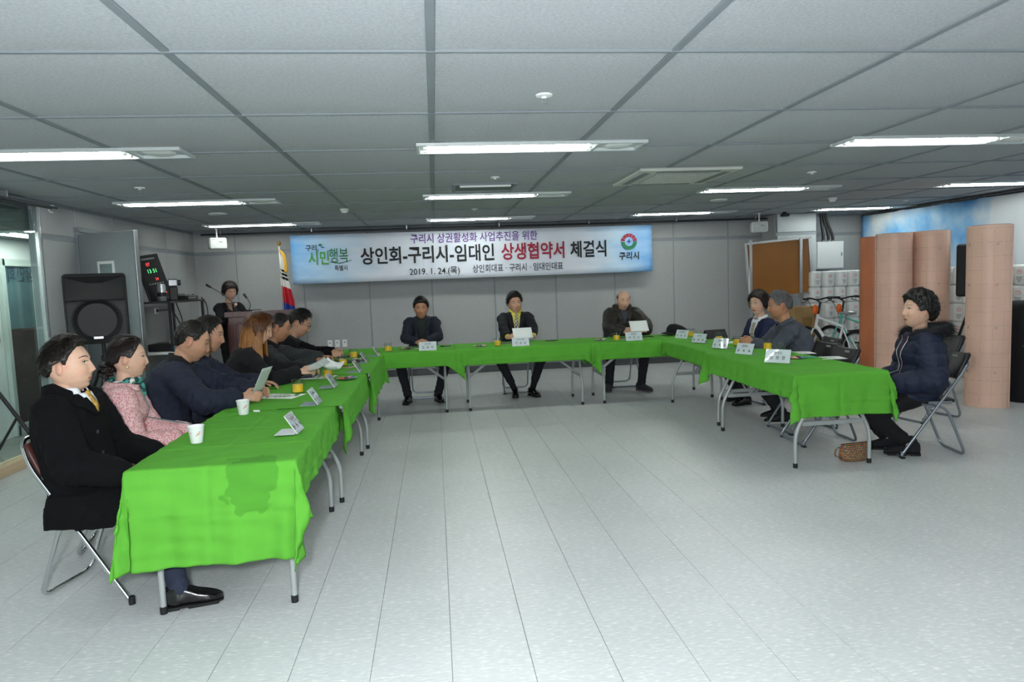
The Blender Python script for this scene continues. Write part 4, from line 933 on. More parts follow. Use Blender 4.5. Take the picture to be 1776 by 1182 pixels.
# --- second man in navy behind him
loc, fc = (-1.93, 5.55, 0), -80
P = make_person('man in navy jacket half hidden behind the man reading', loc, fc,
    pose_w(loc, fc, ((-1.46, 5.44, .80), (1, .1, -.1), (0, .2, -1), .6), ((-1.4, 5.66, .80), (1, -.2, -.1), (0, -.2, -1), .6), (-1.45, 5.5), (-1.45, 5.7), lean=12, slump=.04, head=(2, 8, 0), spine=.485, hip=.55, pole=(.7, -.4, -.9)),
    dict(head=1.13, skin='warm', vox=.007, hair='17130f', gaze=.3))
J = garment(P, 'jacket', m_navy, bulk=.03, hem=-.2, voxel=.013, wr_amp=.010, seed=14, belly=.03, sleeve=1.15)
collar(P, 'jacket_collar', m_navy, r=.085, h=.045, gap=35, drop=.03, th=.01)
hair_shell('hair', P.bvh, P.M, P.s, H_MAN, lambda a, e: .012+.012*max(0, e)/90, seed=15, mat_=P.hm, parent=P.o, strands=900)
trousers(P, MATS['dark_trousers']); shoes(P, m_leather, m_sole); chair('u', -1.95, 5.56, -85, 'folding chair under the half hidden man in navy')

# --- woman with long blonde hair
loc, fc = (-1.70, 6.08, 0), -80
P = make_person('woman with long dyed blonde hair and black sweatshirt reading papers', loc, fc,
    pose_w(loc, fc, ((-1.17, 5.98, .83), (1, .15, .05), (0, .6, -.7), .8), ((-1.15, 6.2, .83), (1, -.3, 0), (0, -.4, -.9), .8), (-1.35, 6.0), (-1.35, 6.2), lean=14, slump=.03, head=(8, 12, 0), spine=.48, hip=.57, pole=(.7, -.2, -1)),
    dict(head=1.06, fem=True, skin='fair', vox=.0068, hair='7a4c20', lip='b5545c', eyes='down', brow=.003, browcol='3a2415'))
m_sweat = mat('black_sweatshirt', '0f0f12', .95, var=.1, bump=.15, bscale=400)
J = garment(P, 'sweatshirt', m_sweat, bulk=.024, hem=-.2, voxel=.012, wr_amp=.009, seed=17, sleeve=1.2)
collar(P, 'neck_rib', m_sweat, r=.072, h=.02, gap=2, th=.01)
text('chest_print', 'WOR', .07, m_white, P.o, front_pt(bvh_of(J.data), P, .0, .62, .008), tuple((Matrix(np.stack([-P.X, P.U, P.F], 1).tolist())).to_euler()), bold=.02)
m_blonde = hair_mat('dyed_blonde_hair', '8a5a26', .38)
hs = hair_shell('hair', P.bvh, P.M, P.s, [(0, 34), (25, 30), (45, 18), (60, -20), (80, -50), (180, -60)], lambda a, e: .020+.008*max(0, e-30)/60, seed=18, lump=.07, lumpf=30, mat_=hair_mat('dyed_brown_roots', '54321a', .38), parent=P.o, strands=1300, slen=.07, crown=V(0, -.1, 1))
A = P.M; lb = MB(); rng = np.random.RandomState(5)
for a in np.concatenate([np.linspace(58, 302, 76), rng.uniform(58, 302, 70)]):
    t = math.radians(a); r0 = .098*P.s; p0 = A[:3, :3]@(V(math.sin(t)*.084, math.cos(t)*.10-.008, .05+rng.uniform(-.02, .03))*P.s)+A[:3, 3]
    p1 = A[:3, :3]@(V(math.sin(t)*.098, math.cos(t)*.112-.008, -.06)*P.s)+A[:3, 3]
    out = unit(V(*(p1-A[:3, 3])[:2], 0)); L_ = rng.uniform(.34, .46) if abs(a-180) > 60 else rng.uniform(.32, .42)
    p2 = p1+out*.022+V(0, 0, -L_*.45)-P.F*.01; p3 = p1+out*.03+V(0, 0, -L_)-P.F*(.0 if abs(a-180) > 70 else .03)
    path = bez([p0, p1, p2, p3], 5); rr = [max(.0125*(1-(i/len(path))**3), .001) for i in range(len(path))]; lb.tube(path, rr, 6, flat=.5)
lb.build('long_lock', m_blonde, hs, 180)
trousers(P, MATS['dark_trousers']); shoes(P, m_leather, m_sole); chair('u', -1.86, 6.1, -85, 'folding chair under the woman with blonde hair')

# --- man in dark grey behind her
loc, fc = (-1.78, 6.85, 0), -80
P = make_person('man in charcoal jacket sitting behind the blonde woman', loc, fc,
    pose_w(loc, fc, ((-1.17, 6.72, .83), (1, .2, .1), (0, .5, -.8), .9), ((-1.13, 6.95, .84), (1, -.3, .1), (0, -.5, -.8), .9), (-1.35, 6.75), (-1.35, 7.0), lean=22, slump=.04, head=(0, 6, 0), spine=.475, hip=.55, pole=(.8, -.2, -.9)),
    dict(head=1.12, skin='tan', vox=.008, hair='181412', eyes='down'))
J = garment(P, 'jacket', mat('charcoal_jacket', '25292b', .9, var=.12, bump=.2, bscale=300), bulk=.028, hem=-.2, voxel=.013, wr_amp=.010, seed=21, sleeve=1.15, belly=.02)
collar(P, 'jacket_collar', m_sweat, r=.08, h=.055, gap=25, drop=.02, th=.012)
hair_shell('hair', P.bvh, P.M, P.s, H_MAN, lambda a, e: .010+.010*max(0, e)/90, seed=22, mat_=P.hm, parent=P.o, strands=700)
trousers(P, MATS['dark_trousers']); shoes(P, m_leather, m_sole); chair('u', -1.84, 6.86, -85, 'folding chair under the man in charcoal jacket')
gl = MB()   # spectacles held in the hand
p0 = wl(loc, fc, (-1.03, 6.76, .90))

# --- man with glasses and scarf
loc, fc = (-1.74, 7.60, 0), -84
P = make_person('man in black coat and dark scarf wearing glasses, last on the left row', loc, fc,
    pose_w(loc, fc, ((-1.14, 7.50, .82), (1, .3, 0), (0, .8, -.5), 1.0), ((-1.12, 7.66, .83), (1, -.35, 0), (0, -.8, -.5), 1.0), (-1.3, 7.5), (-1.3, 7.75), lean=22, slump=.04, head=(6, 14, 0), spine=.48, hip=.55, pole=(.8, -.3, -.9)),
    dict(head=1.15, skin='mid', vox=.0075, hair='13100e', eyes='down'))
J = garment(P, 'coat', m_coat, bulk=.03, hem=-.2, voxel=.013, wr_amp=.010, seed=25, sleeve=1.12)
m_sc2 = mat('charcoal_scarf', '26282c', .95, var=.25, vscale=60, bump=.3, bscale=200)
sb = MB(); ring = [P.neck+P.U*(.02+.02*math.cos(t+math.pi))+P.X*.08*math.sin(t)+P.F*(.08*math.cos(t)+.012) for t in np.linspace(0, 2*math.pi, 24, endpoint=False)]
sb.tube(ring, .026, 10, closed=True); bvj = bvh_of(J.data)
for x in (.05, -.05): sb.tube([front_pt(bvj, P, x*(.5+.5*(1-t)), t, .012) for t in np.linspace(.95, .45, 7)], .03, 10, flat=.45)
sb.build('scarf', m_sc2, P.o, 180)
hair_shell('hair', P.bvh, P.M, P.s, H_MAN, lambda a, e: .016+.016*max(0, e)/90, seed=26, lump=.25, mat_=P.hm, parent=P.o, strands=1200, slen=.05)
glasses(P.o, P.M, P.s, P.bvh, m_black)
trousers(P, MATS['dark_trousers']); shoes(P, m_leather, m_sole); chair('u', -1.8, 7.6, -86, 'folding chair under the man with glasses and scarf')

# --- three men at the back row
m_dtr = mat('charcoal_trousers', '1b1d24', .9, var=.08)
loc, fc = (-.19, 9.40, 0), 180
P = make_person('man in navy jacket over dark green shirt with clasped hands at the back left', loc, fc,
    pose_w(loc, fc, ((-.26, 8.93, .79), (.75, -.55, 0), (.5, .4, -.7), .8), ((-.12, 8.92, .79), (-.75, -.55, 0), (-.5, .4, -.7), .8), (-.40, 8.95), (-.02, 8.97), lean=6, slump=.03, head=(0, 2, 0), spine=.545, hip=.545, necklen=-.07, knee=.75, pole=(1., -.2, -.6)),
    dict(head=1.12, skin='tan', vox=.008, hair='100d0c', eyes='open', shoulder=.19))
J = garment(P, 'jacket', mat('navy_wool_jacket', '151c2a', .85, var=.1, bump=.2, bscale=400), bulk=.022, hem=-.18, voxel=.012, wr_amp=.007, seed=31, sleeve=1.0)
under(P, 'shirt', mat('dark_green_shirt', '16211b', .8), J, .2, .075); collar(P, 'shirt_collar', MATS['dark_green_shirt'], r=.067, h=.04, gap=18, drop=.02); lapels(P, J, MATS['navy_wool_jacket'], .2, .075, .05)
hair_shell('hair', P.bvh, P.M, P.s, [(0, 38), (25, 38), (42, 32)]+H_MAN[3:], lambda a, e: .015+.026*max(0, e)/90, seed=32, mat_=P.hm, parent=P.o, strands=900, slen=.03)
trousers(P, m_dtr, .004); shoes(P, m_leather, m_sole, (14, -16), 1.05); chair('u', -.19, 9.45, 180, 'folding chair under the back left man')

loc, fc = (1.08, 9.40, 0), 180
P = make_person('man in navy suit, yellow shirt and checked tie at the centre of the back row', loc, fc,
    pose_w(loc, fc, ((.92, 8.88, .80), (.5, -.6, .15), (.6, .4, -.6), .7), ((1.25, 8.88, .80), (-.5, -.6, .15), (-.6, .4, -.6), .7), (1.0, 9.02), (1.22, 8.98), lean=3, slump=.02, head=(-6, 0, 4), spine=.55, hip=.55, necklen=-.07, knee=.75, pole=(1., -.2, -.6)),
    dict(head=1.12, skin='mid', vox=.008, hair='15110f', shoulder=.195))
m_suit = mat('navy_suit_wool', '0d1119', .8, var=.08, bump=.1, bscale=400)
J = garment(P, 'suit_jacket', m_suit, bulk=.02, hem=-.18, voxel=.012, wr_amp=.006, seed=34, sleeve=.98, cuff=.03)
m_yel = mat('yellow_shirt', 'cfc64e', .8, var=.04); S_ = under(P, 'shirt', m_yel, J, .28, .066); collar(P, 'shirt_collar', m_yel, r=.068, h=.05, gap=18, drop=.024, fold=.028)
m_tie2 = mat('checked_tie', '3a3a3a', .6, var=0); nt = m_tie2.node_tree; ck = nt.nodes.new('ShaderNodeTexChecker'); ck.inputs['Scale'].default_value = 55; ck.inputs[1].default_value = (*lin('d4cdbb'), 1); ck.inputs[2].default_value = (*lin('26242a'), 1); tcn = nt.nodes.new('ShaderNodeTexCoord'); nt.links.new(tcn.outputs['Object'], ck.inputs[0]); nt.links.new(ck.outputs[0], nt.nodes['Principled BSDF'].inputs['Base Color'])
tie(P, S_, m_tie2, .3, .04, .022, J); lapels(P, J, m_suit, .28, .066, .06)
MB().cyl((0, 0, 0), .009, .003, 12).build('lapel_pin', m_alu, J).matrix_local = Matrix.Translation(Vector(front_pt(bvh_of(J.data), P, -.10, .82, .012)))@Matrix.Rotation(math.radians(-90), 4, 'X')
for e in (-1, 1):
    d = unit(P.wr[e]-P.el[e]); MB().tube([P.wr[e]-d*.07, P.wr[e]-d*.012], [.041, .037], 14).build('shirt_cuff', m_yel, P.o, 60)
hair_shell('hair', P.bvh, P.M, P.s, [(0, 40), (25, 40), (42, 33)]+H_MAN[3:], lambda a, e: .016+.028*max(0, e)/90, seed=35, lump=.2, mat_=P.hm, parent=P.o, strands=1000, slen=.045)
trousers(P, m_suit, .004, hem=.13); shoes(P, m_leather, m_sole, (6, -22), 1.05, sock=m_sock); chair('u', 1.08, 9.45, 180, 'folding chair under the man with yellow shirt')

loc, fc = (2.58, 9.42, 0), 180
P = make_person('bald man in olive padded jacket looking down at a paper, back right', loc, fc,
    pose_w(loc, fc, ((2.45, 8.93, .80), (.5, -.6, .2), (.6, .4, -.6), .8), ((2.76, 8.9, .80), (-.5, -.6, .2), (-.6, .4, -.6), .8), (2.28, 9.05), (2.68, 8.9), lean=4, slump=.03, head=(0, 12, 0), spine=.515, hip=.55, necklen=-.035, knee=.4, pole=(1., -.2, -.6)),
    dict(head=1.13, skin='fair', vox=.008, hair='2a2522', eyes='down', shoulder=.195))
m_olive = mat('olive_padded_nylon', '24221d', .6, var=.12, bump=.15, bscale=150)
J = garment(P, 'padded_jacket', m_olive, bulk=.038, hem=-.18, voxel=.012, wr_amp=.006, seed=37, sleeve=1.2, puff=(.008, .075))
under(P, 'sweater', mat('slate_sweater', '3a4048', .9), J, .7, .06); collar(P, 'shirt_collar', MATS['slate_sweater'], r=.07, h=.04, gap=25, drop=.03, th=.008)
sb = MB(); ring = [P.neck+P.U*(.045-.07*max(math.cos(t), 0))+P.X*.105*math.sin(t)+P.F*(.10*math.cos(t)-.01) for t in np.linspace(.5, 2*math.pi-.5, 24)]
sb.tube(ring, [.03+.012*math.sin(i/23*math.pi) for i in range(24)], 12); sb.build('hood', m_olive, J, 180)
hair_shell('hair', P.bvh, P.M, P.s, [(0, 130), (60, 120), (64, 40), (70, 6), (78, -4), (86, 12), (110, 12), (120, -18), (180, -34)], .006, upper=[(0, -80), (60, -60), (64, 24), (90, 34), (140, 30), (180, 26)], seed=38, mat_=P.hm, parent=P.o, strands=500, slen=.02)
trousers(P, m_dtr, .006); shoes(P, mat('grey_sneaker', '2c3036', .7), mat('rubber_sole_grey', '5a5550', .8), (20, -30), 1.08); chair('u', 2.58, 9.47, 180, 'folding chair under the bald man')

# --- right row
loc, fc = (3.80, 7.72, 0), 104
P = make_person('woman in navy blazer with glasses and short dark hair on the right row', loc, fc,
    pose_w(loc, fc, ((3.48, 7.86, .70), (-.9, -.2, -.2), (0, 0, -1), .6), ((3.48, 7.60, .70), (-.9, .2, -.2), (0, 0, -1), .6), (3.55, 7.85), (3.5, 7.55), lean=3, slump=.02, head=(-14, 2, 0), spine=.45, hip=.53, pole=(.5, -.5, -1)),
    dict(head=1.08, fem=True, skin='fair', vox=.0075, hair='1b1210', lip='c0444e', brow=.003))
m_blaz = mat('royal_navy_blazer', '141a3c', .85, var=.1, bump=.15, bscale=400)
J = garment(P, 'blazer', m_blaz, bulk=.02, hem=-.2, voxel=.012, wr_amp=.006, seed=41, sleeve=1.12)
S_ = under(P, 'blouse', m_shirtw, J, .15, .07); collar(P, 'blouse_collar', m_shirtw, r=.062, h=.045, gap=25, drop=.03, fold=.025); lapels(P, J, m_blaz, .15, .07, .045)
strip_on(P, J, 'print_scarf', mat('floral_scarf', '9b9183', .8, var=.6, vscale=70), [(-.022, .022, t) for t in np.linspace(.3, .92, 8)], .008, .006)
hair_shell('hair', P.bvh, P.M, P.s, [(0, 34), (22, 30), (42, 22), (58, 0), (70, -30), (90, -42), (180, -48)], lambda a, e: .026+.012*max(0, e)/90, seed=42, lump=.12, mat_=P.hm, parent=P.o, strands=1200, slen=.05, crown=V(0, -.1, 1))
glasses(P.o, P.M, P.s, P.bvh, m_alu)
trousers(P, MATS['dark_trousers']); shoes(P, m_leather, m_sole); chair('u', 3.88, 7.72, 100, 'folding chair under the woman in navy blazer')

loc, fc = (3.69, 6.70, 0), 80
P = make_person('grey-haired man in slate shirt leaning on the right table with clasped hands', loc, fc,
    pose_w(loc, fc, ((3.27, 6.98, .80), (-.8, -.2, .15), (-.2, -.9, -.3), .9), ((3.27, 6.84, .80), (-.8, .3, .15), (-.2, .9, -.3), .9), (3.5, 6.78), (3.42, 6.52), lean=17, slump=.05, head=(8, -2, 0), spine=.47, hip=.54, pole=(.9, -.2, -.8)),
    dict(head=1.13, skin='tan', vox=.007, hair='5c5c5e', browcol='2d2926', gaze=-.3, flush=1.3))
m_slate = mat('slate_grey_knit', '474c56', .95, var=.08, bump=.15, bscale=400)
J = garment(P, 'polo_shirt', m_slate, bulk=.018, hem=-.18, voxel=.011, wr_amp=.009, seed=44, sleeve=1.15, belly=.02, width=1.05)
collar(P, 'shirt_collar', m_slate, r=.073, h=.045, gap=25, drop=.02, fold=.035, flare=.014)
hair_shell('hair', P.bvh, P.M, P.s, H_MAN, lambda a, e: .015+.016*max(0, e)/90, seed=45, lump=.2, mat_=P.hm, parent=P.o, strands=1400, slen=.035)
trousers(P, MATS['dark_trousers']); shoes(P, mat('black_sneaker', '131416', .6), mat('white_sneaker_sole', 'b9b6b0', .7), (-6, 4), 1.05); chair('u', 3.76, 6.70, 84, 'folding chair under the grey-haired man')

loc, fc = (3.88, 5.20, 0), 76
P = make_person('woman with curly black hair in navy parka with fur hood, far right', loc, fc,
    pose_w(loc, fc, ((3.66, 5.33, .60), (-.8, -.4, -.3), (0, 0, -1), .7), ((3.64, 5.10, .60), (-.8, .5, -.3), (0, .2, -1), .7), (3.73, 5.34), (3.76, 5.12), lean=-2, slump=.03, head=(-6, -4, 0), spine=.445, hip=.53, pole=(.6, -.5, -1)),
    dict(head=1.14, fem=True, skin='fair', vox=.0058, hair='120f0e', lip='a8665c', brow=.0035, gaze=-.3, jaw=.8))
m_parka = mat('navy_parka_nylon', '101831', .7, var=.1, bump=.12, bscale=150)
def parka_extra(b, P=P):
    for e in (-1, 1): capsule(b, P.hj[e]+V(0, -.03, .02), P.hj[e]+(P.kn[e]-P.hj[e])*.22+V(0, 0, .03), .105, .095, 16)
J = garment(P, 'parka', m_parka, bulk=.042, hem=-.07, voxel=.010, wr_amp=.005, seed=47, sleeve=1.2, belly=.02, puff=(.013, .10), smooth=3, extra=parka_extra, cuff=.0)
under(P, 'sweater', mat('plum_sweater', '2d1830', .9, var=.3, vscale=120), J, -.05, .055)
for e in (-1, 1): strip_on(P, J, 'zip', m_alu, [(e*.055*max((t+.05)/1.05, 0)**.8-.003, e*.055*max((t+.05)/1.05, 0)**.8+.003, t) for t in np.linspace(-.05, .97, 12)], .007, .004, J)
sb = MB(); ring = [P.neck+P.U*(.02-.05*max(math.cos(t), 0))+P.X*.11*math.sin(t)+P.F*(.10*math.cos(t)-.03) for t in np.linspace(.75, 2*math.pi-.75, 26)]
sb.tube(ring, [.035+.02*math.sin(i/25*math.pi) for i in range(26)], 12); hd = sb.build('hood', m_parka, J, 180)
fm = MB(); rng = np.random.RandomState(9); rim = [P.neck+P.U*(.05-.06*max(math.cos(t), 0)+.01*math.cos(2*t))+P.X*.165*math.sin(t)+P.F*(.14*math.cos(t)-.045) for t in np.linspace(.6, 2*math.pi-.6, 60)]
for _ in range(12000):
    i = rng.randint(60); c = rim[i]; d = unit(rng.normal(size=3)); L_ = rng.uniform(.04, .085); sd = unit(np.cross(d, rng.normal(size=3)))*.0011; bnd = d*L_+V(0, 0, -.3*L_)+rng.normal(size=3)*.008
    p = c+d*.018; fm.add([p-sd, p+sd, p+bnd], [(0, 1, 2)])
fm.tube(rim, .04, 8); fm.build('fur_trim', mat('dark_fur', '12141a', .8, var=.3, vscale=60), J, 180, fix=False)
hair_shell('hair', P.bvh, P.M, P.s, [(0, 36), (25, 32), (45, 22), (60, 6), (68, -12), (80, -8), (90, -2), (108, -18), (125, -40), (180, -48)], lambda a, e: .030+.012*max(0, e)/90, seed=48, lump=.30, lumpf=11, mat_=P.hm, parent=P.o, strands=2500, slen=.03, flow=lambda a, e: unit(np.random.RandomState(int((a*977+e*131)*1000) % 100000).normal(size=3)))
trousers(P, mat('black_trousers', '0e0e10', .92, bump=.1, bscale=400), .01, hem=.08); shoes(P, mat('black_suede', '131419', .85), m_sole, (4, 8), 1.05, boot=True)
chair('u', 3.90, 5.20, 80, 'folding chair with black back under the woman in parka')

# --- woman standing at the lectern
loc, fc = (-3.06, 10.72, 0), -150
P = make_person('woman in black suit standing at the lectern speaking into a microphone', loc, fc,
    pose_w(loc, fc, ((-2.92, 10.42, 1.24), (.2, -.1, .9), (.7, .2, 0), 1.3), ((-2.72, 10.48, 1.13), (.6, -.6, -.1), (0, 0, -1), .4), (-3.14, 10.70), (-2.96, 10.74), stand=True, lean=4, slump=.02, head=(-10, 16, 0), spine=.46, hip=.90, pole=(.6, -.4, -1)),
    dict(head=1.06, fem=True, skin='fair', vox=.008, hair='1c1210', lip='b4636a', eyes='down', brow=.003))
J = garment(P, 'jacket', m_sweat, bulk=.016, hem=-.28, voxel=.012, wr_amp=.006, seed=51, sleeve=1.1)
under(P, 'blouse', mat('tan_blouse', '8a7262', .8), J, .5, .055); lapels(P, J, m_sweat, .5, .055, .05)
hair_shell('hair', P.bvh, P.M, P.s, [(0, 30), (22, 28), (42, 22), (58, -8), (70, -36), (90, -46), (180, -50)], lambda a, e: .026+.01*max(0, e)/90, seed=52, mat_=P.hm, parent=P.o, strands=900, slen=.05, crown=V(0, -.1, 1))
trousers(P, MATS['dark_trousers']); shoes(P, m_leather, m_sole)
# the hand-held microphone
mw = Vector((-2.895, 10.37, 1.33)); mk = empty('microphone', (0, 0, 0)); tag(mk, 'black hand-held microphone held by the woman at the lectern', 'microphone')
d_ = unit(V(-.05, .05, 1.)); c_ = V(*mw)
MB().tube([c_-d_*.16, c_-d_*.02, c_], [.011, .014, .019], 12).build('handle', m_black, mk, 50); MB().ell(c_+d_*.022, (.024, .024, .026)).build('grille', mat('mic_grille', '5b5f62', .35, .8, bump=.5, bscale=900), mk, 180)
# ------------------------------------------------------------------ things on the tables
ZT = TZ+.0065
m_paper = mat('white_paper', 'e4e7e6', .8, var=.02); m_ink = mat('print_ink', '3d3f44', .7, var=0); m_blackcov = mat('black_folder', '15161a', .5, var=.1, bump=.1, bscale=300)
m_acr = pane_material('acrylic_sheet', (.93, .95, .96), .012)
def name_card(x, y, face, lines, label, w=.205, h=.11, z=ZT+.006, tilt=24):
    r = empty('name_card', (x, y, z), math.radians(face)); tag(r, label, 'name card', 'name cards on the tables')   # faces local -y
    t = math.radians(tilt); b = MB(); b.box((0, 0, 0), (w, .004, h), .0008, rot=(-t, 0, 0)); o = b.build('card', m_paper, r); o.location = (0, 0, h/2*math.cos(t)+.002)
    MB().box((0, -.0035, 0), (w, .0016, h), rot=(-t, 0, 0)).build('acrylic_front', m_acr, r).location = (0, 0, h/2*math.cos(t)+.002)
    MB().box((0, .035, .0015), (w, .11, .003), .0006).build('foot', mat('acrylic_foot', '9fb0b6', .15, var=0, spec=.6), r)
    n = V(0, -math.cos(t), math.sin(t)*-1) if False else V(0, -math.cos(t), -math.sin(t)*-1)
    for s_, sz, u, sp_ in lines:
        p = (0, -.0052*math.cos(t)+u*math.sin(t), h/2*math.cos(t)+.002+.0052*math.sin(t)+u*math.cos(t))
        if s_ == '-':
            ib = MB()
            for k in range(3): ib.box(((k-1)*sp_, 0, 0), (sz*.8, .0008, sz*.16)); ib.box(((k-1)*sp_+sz*.12*(k-1), 0, -sz*.3), (sz*.6, .0008, sz*.14)); ib.box(((k-1)*sp_-sz*.1, 0, .25*sz), (sz*.14, .0008, sz*.5))
            q = ib.build('lettering', m_ink, r); q.location = p; q.rotation_euler = (-t, 0, 0)
        else: text('lettering', s_, sz, m_ink, r, p, (math.pi/2-t, 0, 0), bold=.004)
    return r
TT = [('-', .018, .026, .024), ('-', .032, -.02, .06)]
def TL(a, b): return [(a, .026, .026, 0), (b, .035, -.018, 0)]
name_card(-.80, 3.86, 88, TT, 'name card on the nearest left table, beside the front paper cup', w=.16, h=.12, tilt=33)
name_card(-.84, 4.77, 88, TT, 'name card at the seam of the first and middle left tables', w=.16, h=.12, tilt=33)
name_card(-.84, 5.55, 88, TT, 'name card on the middle left table by the nearest juice glass', w=.16, h=.12, tilt=33)
name_card(-.74, 6.46, 88, TT, 'name card at the far end of the middle left table', w=.16, h=.12, tilt=33)
name_card(-.75, 7.22, 88, TT, 'name card on the farthest left table', w=.16, h=.12, tilt=33)
name_card(-.68, 7.86, 88, TT, 'name card in the back left corner of the U', w=.16, h=.12, tilt=33)
name_card(-.11, 8.16, 0, TL('상인회', '조  종  덕'), 'white name card before the man in green shirt')
name_card(.99, 8.16, 0, TL('구리시장', '안  승  남'), 'white name card before the man with yellow shirt')
name_card(2.38, 8.17, 0, TL('임대인', '박  원  선'), 'white name card before the bald man')
for i, (x, y) in enumerate(((2.98, 8.16), (2.96, 7.55), (2.93, 6.89), (2.91, 6.28))):
    name_card(x, y, -62, [(('상인회장', '임대인', '임대인', '임대인')[i], .024, .026, 0), ('-', .028, -.02, .06)], 'grey-lit name card on the right row, ' + ('farthest, beside the flat cap', 'before the tented folder', 'before the clasped hands', 'between two juice glasses')[i], w=.19)
name_card(2.88, 5.58, -46, TL('임대인', '김  정  환'), 'large white name card nearest on the right row', w=.21, h=.12)

# paper cups
def paper_cup(x, y, label):
    r = empty('paper_cup', (x, y, ZT+.001)); r.scale = (1.15,)*3; tag(r, label, 'cup', 'paper cups')
    MB().lathe([(.024, .0), (.0255, .002), (.0355, .078), (.0345, .078), (.0245, .004), (.001, .004)], n=28, caps=False).build('wall', m_paper, r, 50)
    MB().tube([(.0357*math.cos(t), .0357*math.sin(t), .0785) for t in np.linspace(0, 2*math.pi, 28, endpoint=False)], .0018, 6, closed=True).build('rim', m_paper, r, 180)
    pm = MB()
    for a, z, s_ in ((-1.0, .045, .006), (-.8, .053, .004), (-1.25, .038, .004), (-2.0, .05, .004)): pm.ell(((.0306+.0001+.127*(z-.04))*math.cos(a), (.0306+.127*(z-.04))*math.sin(a), z), (.0018, s_, s_*.8), 8, 6, rot=(0, 0, a))
    pm.build('flower_print', mat('pale_red_print', 'd59a92', .7, var=0), r)
paper_cup(-1.28, 3.75, 'white paper cup nearest the viewer on the left table'); paper_cup(-1.25, 4.54, 'white paper cup farther along the left table')
tag(MB().box((0, 0, .004), (.04, .03, .008), .003, rot=(.1, .1, .4)).build('tissue_scrap', m_paper), 'small white paper scrap beside the farther paper cup', 'paper scrap').location = (-1.19, 4.62, ZT)

# juice mugs
m_mug = pane_material('mug_glass', (.95, .97, .97), .05); m_juice = mat('orange_juice', 'fac62c', .35, var=.03)
def mug(x, y, label, fill=.055, hand_=-60, z=ZT+.004):
    r = empty('juice_glass', (x, y, z), math.radians(hand_)); r.scale = (1.18,)*3; tag(r, label, 'glass', 'handled glasses of orange juice')
    MB().lathe([(.034, 0), (.037, .004), (.037, .088), (.0345, .088), (.0345, .008), (.001, .007)], n=24, caps=False).build('glass', m_mug, r, 50)
    MB().tube(round_path([(.036, 0, .074), (.064, 0, .070), (.064, 0, .03), (.036, 0, .022)], .016, 5), .0048, 8).build('handle', m_mug, r, 180)
    if fill: MB().lathe([(.001, .0085), (.0335, .0085), (.0335, fill), (.001, fill)], n=24, caps=False).build('juice', m_juice, r, 50)
    return r
mug(-1.06, 5.33, 'glass of orange juice on the left row before the man reading', hand_=-10)
mug(-.96, 6.16, 'glass of orange juice on the left row beside the snack plate', hand_=150)
mug(-.94, 7.0, 'glass of orange juice before the blonde woman\'s papers', hand_=160)
mug(-.92, 7.75, 'glass of orange juice before the man with glasses', hand_=150)
mug(-.58, 8.30, 'glass of orange juice at the left end of the back row', hand_=180)
mug(.73, 8.32, 'glass of orange juice left of the centre name card', hand_=180)
mug(2.20, 8.30, 'glass of orange juice before the bald man', hand_=180)
mug(3.17, 8.36, 'glass of orange juice beside the flat cap', hand_=0); mug(3.26, 7.70, 'glass of orange juice before the woman in blazer', fill=.04, hand_=0)
mug(3.20, 7.08, 'glass of orange juice before the clasped hands', hand_=0); mug(3.29, 6.58, 'fullest glass of orange juice on the right row', hand_=10); mug(3.25, 6.24, 'empty handled glass behind the large name card', fill=0, hand_=160)

# snack plates
m_plate = mat('silver_plate', 'b9bfc1', .25, .6, var=.05)
snack_names = ['red', 'white', 'blue', 'pink', 'brown', 'green']
snack_cols = [mat('snack_red', 'b4483c', .4), mat('snack_white', 'dedcd6', .5), mat('snack_blue', '4a5c9a', .4), mat('snack_pink', 'd99a94', .5), mat('snack_brown', '4b2a1c', .5), mat('snack_green', '5b7a3a', .5)]
def plate(x, y, nm, seed):
    z = ZT+.005; r = empty('snack_plate', (x, y, z)); tag(r, 'round silver snack plate ' + nm, 'plate', 'snack plates')
    MB().lathe([(.001, .002), (.06, .002), (.085, .012), (.088, .0125), (.086, .0105), (.06, 0), (.001, 0)], n=28, caps=False).build('dish', m_plate, r, 50)
    rg = random.Random(seed); order = list(range(6)); rg.shuffle(order)
    for k in range(5):
        a = k*1.257+rg.uniform(-.3, .3); b = MB(); c = snack_cols[order[k]]
        eloft(b, [(V(-.03, 0, 0), V(0, 1, 0), V(0, 0, 1), .012, .001), (V(-.02, 0, 0), V(0, 1, 0), V(0, 0, 1), .006, .004), (V(-.012, 0, 0), V(0, 1, 0), V(0, 0, 1), .012, .009), (V(.012, 0, 0), V(0, 1, 0), V(0, 0, 1), .012, .009), (V(.02, 0, 0), V(0, 1, 0), V(0, 0, 1), .006, .004), (V(.03, 0, 0), V(0, 1, 0), V(0, 0, 1), .012, .001)], 10)
        o = b.build('wrapped_candy', c, None, 60); o.location = (x+.042*math.cos(a), y+.042*math.sin(a), z+.012); o.rotation_euler = (rg.uniform(-.3, .3), rg.uniform(-.2, .2), rg.uniform(0, 6))
        tag(o, snack_names[order[k]]+' twist-wrapped snack on the plate ' + nm, 'candy', 'snacks on the plate ' + nm)
plate(-.78, 5.98, 'beside the name card on the middle left table', 1); plate(-.82, 7.42, 'near the far name card of the left row', 2); plate(-.37, 8.45, 'at the left end of the back row', 3)
plate(.52, 8.36, 'left of the centre juice glass', 4); plate(2.02, 8.42, 'left of the bald man\'s juice glass', 5); plate(3.05, 7.76, 'before the woman in blazer', 6); plate(3.06, 6.58, 'behind the second nearest right name card', 7); plate(3.17, 5.78, 'behind the large name card', 8)

